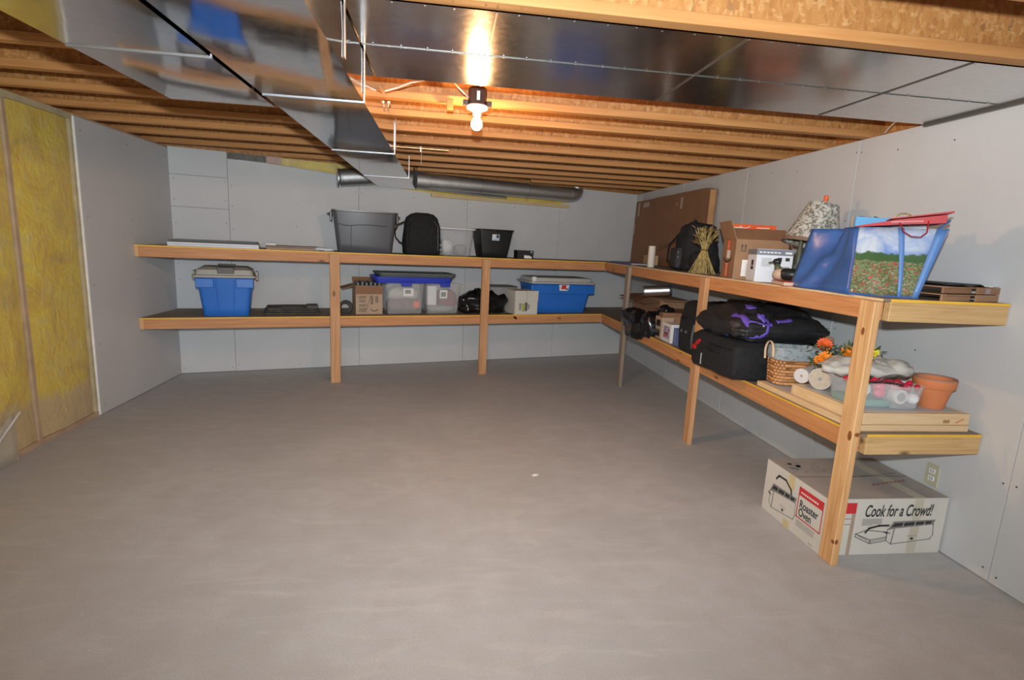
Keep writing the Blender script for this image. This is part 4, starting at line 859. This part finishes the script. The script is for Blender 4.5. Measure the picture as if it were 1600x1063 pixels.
m = MB(); m.tube([(-.27, .05, .15), (-.30, .02, .16), (-.30, -.12, .16), (-.27, -.15, .15)], .013, 8, flat=.5); m.build('handle', BLACKC, T, smooth=60)
T = thing('flat_black_case', 'flat black case at the back behind the duffel bag', 'case', (2.44, 3.85, Z2+.26)); 
m = MB(); m.box(-.09, .09, -.40, .35, 0, .16, b=.02); m.build('body', BLACKP, T, smooth=40)
T = thing('duffel_bag', 'black duffel bag with purple straps on top of suitcase', 'duffel bag', (2.125, 3.345, Z2+.25), .0)
m = MB(); m.loft([rr(.54, .56, .1, 0), rr(.63, .63, .10, .035), rr(.65, .64, .10, .075), rr(.62, .62, .12, .115), rr(.54, .54, .12, .155), rr(.46, .46, .11, .19), rr(.34, .34, .09, .212), rr(.18, .18, .05, .218)]); m.sub(3); m.disp(.030, 6, 6); m.disp(.016, 15, 2); m.disp(.005, 38, 3)
db = m.build('body', flat('black_nylon', (.016, .016, .018), .5, var=.3, nsc=16, bump=.35), T, smooth=80)
from mathutils.bvhtree import BVHTree
def drape(T, body, pts, w, mat, name='strap', off=.006):
    """a webbing strap lying on the surface of the bag"""
    me = body.data; bv = BVHTree.FromPolygons([v.co[:] for v in me.vertices], [p.vertices[:] for p in me.polygons]); O = Vector(T.location)
    P = []
    for p, q in zip(pts, pts[1:]):
        for i in range(5): P.append(Vector(p).lerp(Vector(q), i/5)-O)
    P.append(Vector(pts[-1])-O); C_ = []
    for p in P:
        c, n, _, _ = bv.find_nearest(p); C_.append((c, n))
    m = MB(); rows = []
    for i, (c, n) in enumerate(C_):
        t_ = (C_[min(i+1, len(C_)-1)][0]-C_[max(i-1, 0)][0]); s_ = t_.cross(n)
        s_ = s_.normalized()*w/2 if s_.length > 1e-6 else Vector((w/2, 0, 0)); rows.append([c+n*off-s_, c+n*(off+.002), c+n*off+s_])
    m.loft(rows, False, False, closed=False); o = m.build(name, mat, T, smooth=180); q = o.modifiers.new('s', 'SOLIDIFY'); q.thickness = .003; return o
drape(T, db, [(1.85, 3.22, 1.12), (1.89, 3.12, 1.05), (1.91, 3.08, 1.00)], .042, PUR)
drape(T, db, [(1.90, 3.09, 1.02), (1.90, 3.07, .975), (1.95, 3.03, .955), (1.99, 3.02, .985), (2.00, 3.02, 1.035)], .022, PUR)
drape(T, db, [(1.89, 3.10, 1.03), (1.95, 3.05, 1.035), (2.01, 3.02, 1.045)], .026, PUR)
drape(T, db, [(1.96, 3.08, 1.12), (1.99, 3.04, 1.08), (2.03, 3.03, 1.05)], .045, PUR); drape(T, db, [(2.06, 3.03, 1.07), (2.11, 3.03, 1.09), (2.15, 3.03, 1.10)], .03, PUR)
drape(T, db, [(1.93, 3.20, 1.16), (1.98, 3.16, 1.17)], .045, PUR); drape(T, db, [(1.96, 3.04, 1.05), (2.02, 3.02, 1.10), (2.10, 3.08, 1.14)], .016, BLACKP, 'thin_strap')
drape(T, db, [(1.85, 3.56, .97), (1.85, 3.40, .965), (1.86, 3.22, .975)], .03, flat('navy_trim', (.03, .045, .14), .6), 'navy_trim')
drape(T, db, [(1.84, 3.60, .94), (1.84, 3.35, .935), (1.87, 3.10, .94), (2.0, 3.03, .94), (2.3, 3.03, .95)], .008, BLACKP, 'zipper')
for p in ((1.85, 3.60, 1.0), (1.85, 3.50, .955), (1.96, 3.02, 1.03)):
    m = MB(); ell(m, Vector(p)-Vector(T.location), (.009, .009, .009), 8, 6); m.build('buckle', CLEAT, T, smooth=60)
# basket
T = thing('wicker_basket', 'woven wicker basket with plaid liner and curved handle', 'basket', (2.105, 2.90, Z2+.032), -.12)
bwx, bwy, bhz = .25, .15, .21; SL = 1.10
def slatrow(m, z, h, off):
    n = 22; per = rr(bwx*(1+(SL-1)*z/bhz), bwy*(1+(SL-1)*z/bhz), .05, z, n=8)
    pts = []
    for i, p in enumerate(per):
        c = Vector((p.x, p.y, 0)).normalized(); k = .004*(1 if (i+off) % 2 else -1); pts.append(Vector((p.x, p.y, z))+c*k)
    m.loft([[p+Vector((0, 0, 0)) for p in pts], [Vector((p.x*1.006, p.y*1.006, z+h/2)) for p in pts], [p+Vector((0, 0, h)) for p in pts]], False, False)
for i in range(9):
    m = MB(); slatrow(m, .004+i*.0185, .0155, i); o = m.build('weave_band', WICK, T, smooth=60); q = o.modifiers.new('s', 'SOLIDIFY'); q.thickness = .003
m = MB()
m.loft([rr(bwx*.95, bwy*.95, .045, .003), rr(bwx*1.07, bwy*1.07, .045, .165)], True, False); m.build('inner_wall', flat('wicker_dark', (.22, .09, .03), .7), T)
m = MB(); m.loft([rr(bwx*1.13, bwy*1.13, .05, .155, n=8), rr(bwx*1.15, bwy*1.15, .05, .18, n=8), rr(bwx*1.13, bwy*1.13, .05, .225, n=8), rr(bwx*1.08, bwy*1.08, .05, .228, n=8), rr(bwx*1.05, bwy*1.05, .05, .15, n=8)], False, False); m.disp(.006, 20); m.build('plaid_liner', PLAID, T, smooth=60)
m = MB(); m.tube([(-.150, .05, .14)]+[(-.154, .05*math.cos(a), .19+.065*math.sin(a)) for a in [PI*i/10 for i in range(11)]]+[(-.150, -.05, .17)], .007, 8, flat=.6); m.build('handle', WICKL, T, smooth=60)
T = thing('flower_bouquet', 'orange and yellow artificial flower bouquet behind white cloth', 'flowers', (2.29, 2.70, Z2+.13))
rnd = random.Random(11)
def flower(m, c, r, d=Vector((-.4, -.7, .6)), n=14):
    d = d.normalized(); x = d.cross(Vector((0, 0, 1))).normalized(); y = d.cross(x)
    for k in range(n):
        a = 2*PI*k/n; e = x*math.cos(a)+y*math.sin(a); s_ = x*math.cos(a+PI/2)+y*math.sin(a+PI/2)
        m.face([c, c+e*r*.6+s_*r*.3+d*r*.25, c+e*r+d*r*.15, c+e*r*.6-s_*r*.3+d*r*.25])
        m.face([c+d*.004, c+e*r*.35+s_*r*.2+d*r*.4, c+e*r*.6+d*r*.4, c+e*r*.35-s_*r*.2+d*r*.4])
for (p, r, mt) in (((-.10, .07, .17), .045, ORD), ((-.16, -.03, .11), .045, ORF), ((-.17, .0, .09), .035, ORF), ((.0, .0, .14), .045, ORF), ((.01, -.03, .10), .035, ORF), ((.10, -.06, .155), .035, YEF), ((.08, -.10, .10), .04, YEF), ((-.05, .1, .19), .03, BROWN)):
    m = MB(); flower(m, Vector(p), r); m.build('flower_head', mt, T)
m = MB()
for i in range(260):
    p = Vector((rnd.uniform(-.2, .15), rnd.uniform(-.10, .12), rnd.uniform(.0, .17))); d = Vector((rnd.uniform(-1, 1), rnd.uniform(-1, .2), rnd.uniform(-.2, 1))).normalized(); s_ = d.cross(Vector((.3, .5, 1))).normalized()*.009; L = rnd.uniform(.03, .06)
    m.face([p, p+d*L*.5+s_, p+d*L, p+d*L*.5-s_])
stuff(m.build('leaves', GRN, T))
m = MB()
for b0, b1 in (((.02, .02, .1), (.09, .02, .25)), ((0, .03, .1), (.02, .0, .2)), ((.04, 0, .08), (.12, -.02, .17))):
    b0, b1 = Vector(b0), Vector(b1)
    for i in range(60):
        f = i/60; p = b0.lerp(b1, f); a = i*2.4; d = (Vector((math.cos(a), math.sin(a), .6))).normalized()*.035*(1.1-f); s_ = d.cross(Vector((0, 0, 1))).normalized()*.003
        m.face([p-s_, p+d, p+s_])
stuff(m.build('pine_sprig', GRND, T))
for (a, b, c) in ((-.1, .07, .17), (0, 0, .14), (.1, -.06, .155), (-.16, -.03, .11)):
    m = MB(); m.tube([(0, .05, 0), (a*.5, .05+b*.3, c*.5), (a, b, c)], .003, 5); m.build('stem', GRN, T)
# wood framed slabs
T = thing('lower_slab', 'lower grey topped wooden slab on the lower right shelf', 'slab', (2.225, 2.555, Z2))
def slab(T, w, d, h):
    m = MB(); m.box(-w/2+.03, w/2-.03, -d/2+.03, d/2-.03, 0, h+.0006); m.build('grey_panel', GSLAB, T)
    m = MB(); m.box(-w/2, w/2, -d/2, -d/2+.03, 0, h, b=.002); m.build('front_edging', WXPF, T)
    m = MB(); m.box(-w/2, w/2, d/2-.03, d/2, 0, h, b=.002); m.build('back_edging', WXPF, T)
    for x0, x1 in ((-w/2, -w/2+.03), (w/2-.03, w/2)):
        m = MB(); m.box(x0, x1, -d/2+.03, d/2-.03, 0, h, b=.002); m.build('side_edging', PINEY, T)
PINEY = wood('pale_pine_y', 1, (.84, .62, .36), (.72, .48, .24), False)
slab(T, .59, .82, .030)
T2 = thing('upper_slab', 'upper grey topped wooden slab carrying pot and bins', 'slab', (2.243, 2.42, Z2+.0305))
slab(T2, .565, .53, .055)
m = MB(); F = Face((.0, -.2655, 0), (1, 0, 0), (0, 0, 1)); F.rect(m, .14, .175, .010, .026, .001, 0); F.line(m, [(.21, .012), (.25, .03)], .006, .001, 1); m.build('edge_stamp', [flat('stamp_brown', (.36, .22, .10), .6), flat('stamp_red', (.60, .20, .10), .6)], T2)
ZS = Z2+.0305+.056
T = thing('terracotta_pot', 'empty terracotta flower pot at the near end of slab', 'pot', (2.425, 2.275, ZS))
m = MB(); m.lathe([(.053, 0), (.055, .003), (.075, .102), (.085, .102), (.088, .106), (.091, .146), (.089, .150), (.080, .149), (.077, .10), (.050, .008)], 36); m.build('pot_wall', TER, T, smooth=40)
m = MB(); m.lathe([(.0915, .145), (.0895, .1515), (.079, .1505), (.0785, .144)], 36, cap0=False, cap1=False); m.build('worn_rim', TERI, T, smooth=40)
def roll(name, label, loc, rz, r, L, endmat, film=True):
    T = thing(name, label, 'roll', loc, rz, None)
    m = MB(); m.tube([(0, 0, r+.002), (0, L, r+.002)], r, 28); m.build('roll_core', ROLLW, T, smooth=50)
    m = MB(); m.tube([(0, -.002, r+.002), (0, .0, r+.002)], r*.93, 28); m.build('printed_end', endmat, T, smooth=50)
    m = MB(); m.tube([(0, -.003, r+.002), (0, -.001, r+.002)], r*.18, 16); m.build('hub', INKG, T, smooth=50)
    m = MB(); m.lathe([(r+.0015, -.01), (r+.0015, L+.01)], 28, (0, 0, r+.002), cap0=False, cap1=False, M=Matrix.Rotation(-PI/2, 4, 'X')); m.build('film_wrap', CLRT, T, smooth=50)
    return T
roll('garland_roll', 'white ended film wrapped roll beside the wicker basket', (2.015, 2.69, ZS-.056-.0), -1.0, .042, .20, ROLLW).location.z = ZS-.0
roll('garland_roll', 'larger film wrapped roll with tan end on slab edge', (2.03, 2.56, ZS), -1.0, .058, .24, ROLLP)
m = MB(); m.box(0, .03, -.006, -.004, .03, .055); 
T = thing('foil_bow', 'shiny pink and purple foil bow behind the wrapped rolls', 'bow', (2.22, 2.69, ZS+.09)); rnd = random.Random(5)
m = MB()
for i in range(9):
    c = Vector((rnd.uniform(-.07, .06), rnd.uniform(-.04, .04), rnd.uniform(-.01, .05))); a = rnd.uniform(0, PI); m.tube([c+Vector((.03*math.cos(a)*math.cos(b), .03*math.sin(a)*math.cos(b), .02*math.sin(b))) for b in [2*PI*k/10 for k in range(10)]], .009, 6, closed=True, flat=.2)
m.build('ribbon_loops', FOIL, T, smooth=60); m = MB(); m.box(-.04, .04, -.03, .03, -.089, -.02, b=.004); m.build('support_box', flat('purple_box', (.12, .04, .25), .5), T)
def ornbin(label, loc, rz, w, d, h, kind):
    T = thing('ornament_bin', label, 'bin', loc, rz); tub(T, 'body', CLR, w*.84, d*.84, w, d, h, .03, .003, .005)
    if kind == 0:
        m = MB(); m.box(-w*.38, w*.38, -d*.38, d*.38, .004, .035, b=.004); m.build('teal_liner', TEAL, T)
        m = MB(); m.tube([(-w*.2, -d*.36, .085), (-w*.2, -d*.1, .085)], .036, 20); m.build('white_roll', ROLLW, T, smooth=50)
        m = MB(); ell(m, (w*.18, -d*.3, .07), (.03, .02, .025)); ell(m, (w*.22, -d*.2, .09), (.03, .03, .03)); m.build('pink_bauble', PNK, T, smooth=60)
    else:
        m = MB(); m.tube([(-.03, -d*.36, .06), (-.03, 0, .06)], .036, 20); m.build('white_roll', ROLLW, T, smooth=50); m = MB(); m.tube([(-.03, -d*.37, .06), (-.03, -d*.36, .06)], .022, 20); m.build('roll_label', INKG, T, smooth=50)
        m = MB(); ell(m, (.045, -d*.25, .05), (.028, .028, .028)); m.build('pearl_bauble', WHP, T, smooth=60)
        blob('pink_tissue', flat('pink_tissue', (.55, .12, .18), .6), T, w*.6, d*.6, .04, 3, .008, 20, (.0, 0, .08))
    rnd = random.Random(kind+2)
    for i in range(14):
        m = MB(); ell(m, (rnd.uniform(-w*.4, w*.4), rnd.uniform(-d*.4, d*.4), h+rnd.uniform(-.008, .006)), (.014, .014, .014), 10, 8); m.build('red_bauble', REDB, T, smooth=60)
    return T
ornbin('clear bin with teal liner left of the near post', (2.085, 2.335, ZS), -.1, .24, .22, .125, 0)
ornbin('small clear bin with red beads right of the near post', (2.17, 2.215, ZS), 0, .17, .13, .115, 1).location = (2.235, 2.27, ZS)
T = thing('crumpled_white_cloth', 'crumpled off white cloth draped over the clear bins', 'cloth', (2.20, 2.43, ZS+.122))
m = MB(); ell(m, (-.03, 0, .035), (.23, .13, .045), 40, 22, rot=Matrix.Rotation(-.25, 3, 'Z')); m.disp(.034, 8, 3); m.disp(.018, 20, 4); m.disp(.006, 50, 4); m.build('fabric', WHC, T, smooth=180)
m = MB(); ell(m, (.05, -.03, .045), (.12, .09, .03), 30, 16, rot=Matrix.Rotation(.1, 3, 'Z')); m.disp(.028, 12, 8); m.disp(.012, 30, 8); m.build('fabric_fold', WHC, T, smooth=180)
T = thing('bead_strand', 'strand of dark and silver beads hanging over bin rim', 'beads', (2.04, 2.25, ZS+.13)); m = MB()
for i in range(16): ell(m, (-.07+.012*i, -.02-.004*i, .008-.004*math.sin(i*.5)), (.006, .006, .006), 8, 6)
stuff(m.build('strand', BLACKP, T, smooth=60))

# ---------------------------------------------------------------- roaster carton on the floor
RX, RY, RZ = .665, .50, .300
T = thing('roaster_carton', 'white printed roaster oven carton under the right shelf', 'carton', (1.885+RX/2, 2.192+RY/2, 0))
m = MB(); m.box(-RX/2, RX/2, -RY/2, RY/2, 0, RZ, b=.0015); m.build('body', CARDW, T)
m = MB(); m.box(-RX/2+.001, RX/2-.001, -RY/2+.001, -.003, RZ+.0002, RZ+.003); m.build('top_flap', CARDT, T); m = MB(); m.box(-RX/2+.001, RX/2-.001, .003, RY/2-.001, RZ+.0002, RZ+.003); m.build('top_flap', CARDT, T)
m = MB(); m.box(.14, .20, -RY/2, RY/2, RZ+.003, RZ+.0038); F = Face((-RX/2, -RY/2, 0), (1, 0, 0), (0, 0, 1)); F.rect(m, .475, .525, .0, RZ, .0007); m.build('packing_tape', TAPE, T)
m = MB(); Fs = Face((-RX/2, RY/2, 0), (0, -1, 0), (0, 0, 1)); Fs.rect(m, .20, .25, .22, RZ, .001); OT_ = flat('old_tape', (.62, .52, .28), .4); m.build('tape_end', OT_, T); m = MB(); Fs.rect(m, .20, .25, .0, .04, .001); m.build('tape_end', OT_, T)
m = MB(); Ft = Face((-RX/2, -RY/2, RZ+.0035), (1, 0, 0), (0, 1, 0))
rnd = random.Random(9)
for i in range(26): x = .03+rnd.random()*.30; y = .30+rnd.random()*.14; Ft.line(m, [(x, y), (x+rnd.uniform(.01, .05), y+rnd.uniform(-.02, .02))], .006, .0005)
for i in range(10): x = .06+rnd.random()*.05; y = .36+rnd.random()*.05; Ft.rect(m, x, x+.02, y, y+.02, .0006)
m.build('printed_top', INKG, T)
m = MB()
for i in range(16): x = .36+.015*i; Ft.line(m, [(x, .14+.003*i), (x+.012, .155+.003*i+.006*(i % 2))], .005, .0006)
m.build('red_top_script', flat('faded_red', (.38, .08, .08), .6), T)
m = MB(); Ft.line(m, [(.01, .25), (RX-.01, .25)], .004, .0005); Ft.line(m, [(.33, .245), (.62, .285)], .004, .0008, 0); m.build('flap_gap', INK, T)
def roaster_drawing(F, x, y, s, k, name):
    """open-lid roaster drawn as outlines; k = horizontal squeeze"""
    Q = lambda pts: [(x+a*s*k, y+b*s) for a, b in pts]
    m = MB(); w = .0038
    F.poly(m, Q([(.0, .62), (.10, .95), (1.0, 1.0), (.95, .80), (.12, .68)]), .0022, 0)
    F.poly(m, Q([(.06, .72), (.13, .88), (.93, .95), (.90, .84), (.14, .74)]), .0026, 2)
    for a in (.3, .55, .75): F.line(m, Q([(a, .76), (a+.02, .92)]), w*.8, .003, 1)
    F.line(m, Q([(.0, .62), (.0, .16), (.12, .0), (.95, .18), (1.0, .35), (.97, .82)]), w); F.line(m, Q([(.12, .0), (.14, .68), (0, .62)]), w*1.6); F.line(m, Q([(.14, .68), (.97, .82)]), w*1.6)
    F.line(m, Q([(.0, .45), (-.06, .52), (.06, .46)]), w*1.6)
    F.poly(m, Q([(.55+.035*math.cos(a), .22+.055*math.sin(a)) for a in [2*PI*i/10 for i in range(10)]]), .0024, 2)
    for i in range(5): F.rect(m, x+(.44+.045*i)*s*k, x+(.47+.045*i)*s*k, y+.32*s, y+.35*s, .0022, 3)
    m.build(name, [flat('drawing_grey', (.20, .20, .19), .6), CARDW, INK, INKG], T)
def lid_drawing(F, x, y, s, k, name):
    Q = lambda pts: [(x+a*s*k, y+b*s) for a, b in pts]; m = MB(); w = .0034
    F.line(m, Q([(0, .4), (.5, .0), (1., .15), (1.0, .35), (.5, .2), (0, .55), (0, .4)]), w); F.line(m, Q([(0, .55), (.35, .75), (1., .6), (1., .35)]), w); F.line(m, Q([(.5, .2), (.5, .0)]), w)
    F.line(m, Q([(.08, .47), (.5, .10), (.98, .25)]), w*.7)
    F.line(m, Q([(.3, .62), (.4, .85), (.7, .98), (1.0, .98)]), w*3.0, .0024, 0); m.build(name, [INK], T)
# near face
m = MB(); F.rect(m, .02, .158, .225, .282, .0012, 0); F.rect(m, .138, .158, .0, .225, .0012, 1); F.rect(m, .02, .138, .195, .2, .0012, 2); F.rect(m, .02, .135, .165, .17, .0012, 2); m.build('red_banner', [RED, flat('tan_stripe', (.40, .30, .22), .6), INKG], T)
F.text('lettering', 'Cook for a Crowd!', .205, .208, .088, INK, T, .54, .25, .0014)
m = MB()
for i in range(5): F.rect(m, .20, .31-(.05 if i == 4 else 0), .165+.0075*(4-i)-.004, .169+.0075*(4-i)-.004, .002)
m.build('small_print', INKG, T)
roaster_drawing(F, .35, .055, .13, 2.0, 'roaster_drawing'); lid_drawing(F, .175, .06, .10, 1.75, 'lid_drawing')
# left face (towards the room)
m = MB(); Fs.rect(m, .295, .475, .225, .268, .001, 0); Fs.line(m, [(.295, .268), (.295, .105), (.475, .105), (.475, .268), (.295, .268)], .006, .0012, 0)
for i in range(9): Fs.rect(m, .31+.015*i, .32+.015*i, .24, .25, .002, 1)
m.build('red_panel_frame', [RED, ORW], T)
Fs.text('lettering', 'Roaster', .309, .163, .060, INK, T, .74, 0, .001); Fs.text('lettering', 'Oven', .309, .118, .060, INK, T, .74, 0, .001)
m = MB()
for i in range(4): Fs.rect(m, .30, .44, .085-.009*i, .089-.009*i, .001)
Fs.rect(m, .41, .44, .012, .018, .001); m.build('small_print', INKG, T)
roaster_drawing(Fs, .06, .045, .15, 1.5, 'roaster_drawing'); m = MB(); Fs.line(m, [(.10, .225), (.12, .25), (.18, .252), (.23, .22), (.24, .19)], .011, .002); m.build('drawn_handle', INK, T)
m = MB(); m.box(-RX/2-.0008, -RX/2+.004, -RY/2-.0008, -RY/2+.004, .01, RZ-.01); m.build('worn_corner', INKG, T)

# ---------------------------------------------------------------- outlet, debris, loose plastic
T = thing('wall_outlet', 'ivory duplex wall outlet behind the roaster carton', 'outlet', (XR-.0005, 2.312, .372), -PI/2)
m = MB(); m.box(-.037, .037, -.006, 0, -.058, .058, b=.002); m.build('plate', IVORY, T)
for z in (.02, -.02):
    m = MB(); m.lathe([(.017, -.0085), (.017, -.004)], 20, (0, 0, z), M=Matrix.Rotation(PI/2, 4, 'X') @ Matrix.Scale(-1, 4, (0, 0, 1))); m.transform if 0 else None
    m = MB(); m.box(-.017, .017, -.0085, -.005, z-.013, z+.013, b=.003); o = m.build('socket', WHP, T)
    m = MB(); m.box(-.008, -.005, -.0092, -.008, z-.005, z+.006); m.box(.005, .008, -.0092, -.008, z-.005, z+.006); m.build('slot', SCREW, o)
T = thing('paper_scrap', 'tiny white paper scrap on the middle of the floor', 'scrap', (.605, 3.142, 0), .4)
m = MB(); m.loft([[(-.025, -.012, .001), (-.022, .013, .001), (-.02, .0, .006)], [(0, -.015, .001), (0, .016, .001), (0, .002, .010)], [(.026, -.008, .001), (.024, .009, .001), (.022, .0, .004)]]); m.build('scrap', WHP, T)
T = thing('loose_plastic_sheet', 'loose clear plastic sheet corner curling from insulated left wall', 'plastic sheet', (-2.56, 3.42, 0))
m = MB(); rows = []
for i in range(13):
    f = i/12; rows.append([(.0+.12*f*g_/1.0*(1-.3*f), -.02-.62*f, .30*(1-f*.9)*g_ + .012 if g_ > 0 else .004) for g_ in (0, .25, .5, .75, 1.)])
m.loft(rows, False, False, closed=False); o = m.build('sheet', CLRF, T, smooth=180); q = o.modifiers.new('s', 'SOLIDIFY'); q.thickness = .001
m = MB(); m.tube([(.02, -.0, .30), (.05, -.2, .20), (.09, -.42, .09), (.11, -.6, .03)], .006, 6); m.build('rolled_edge', WHP, T, smooth=60)
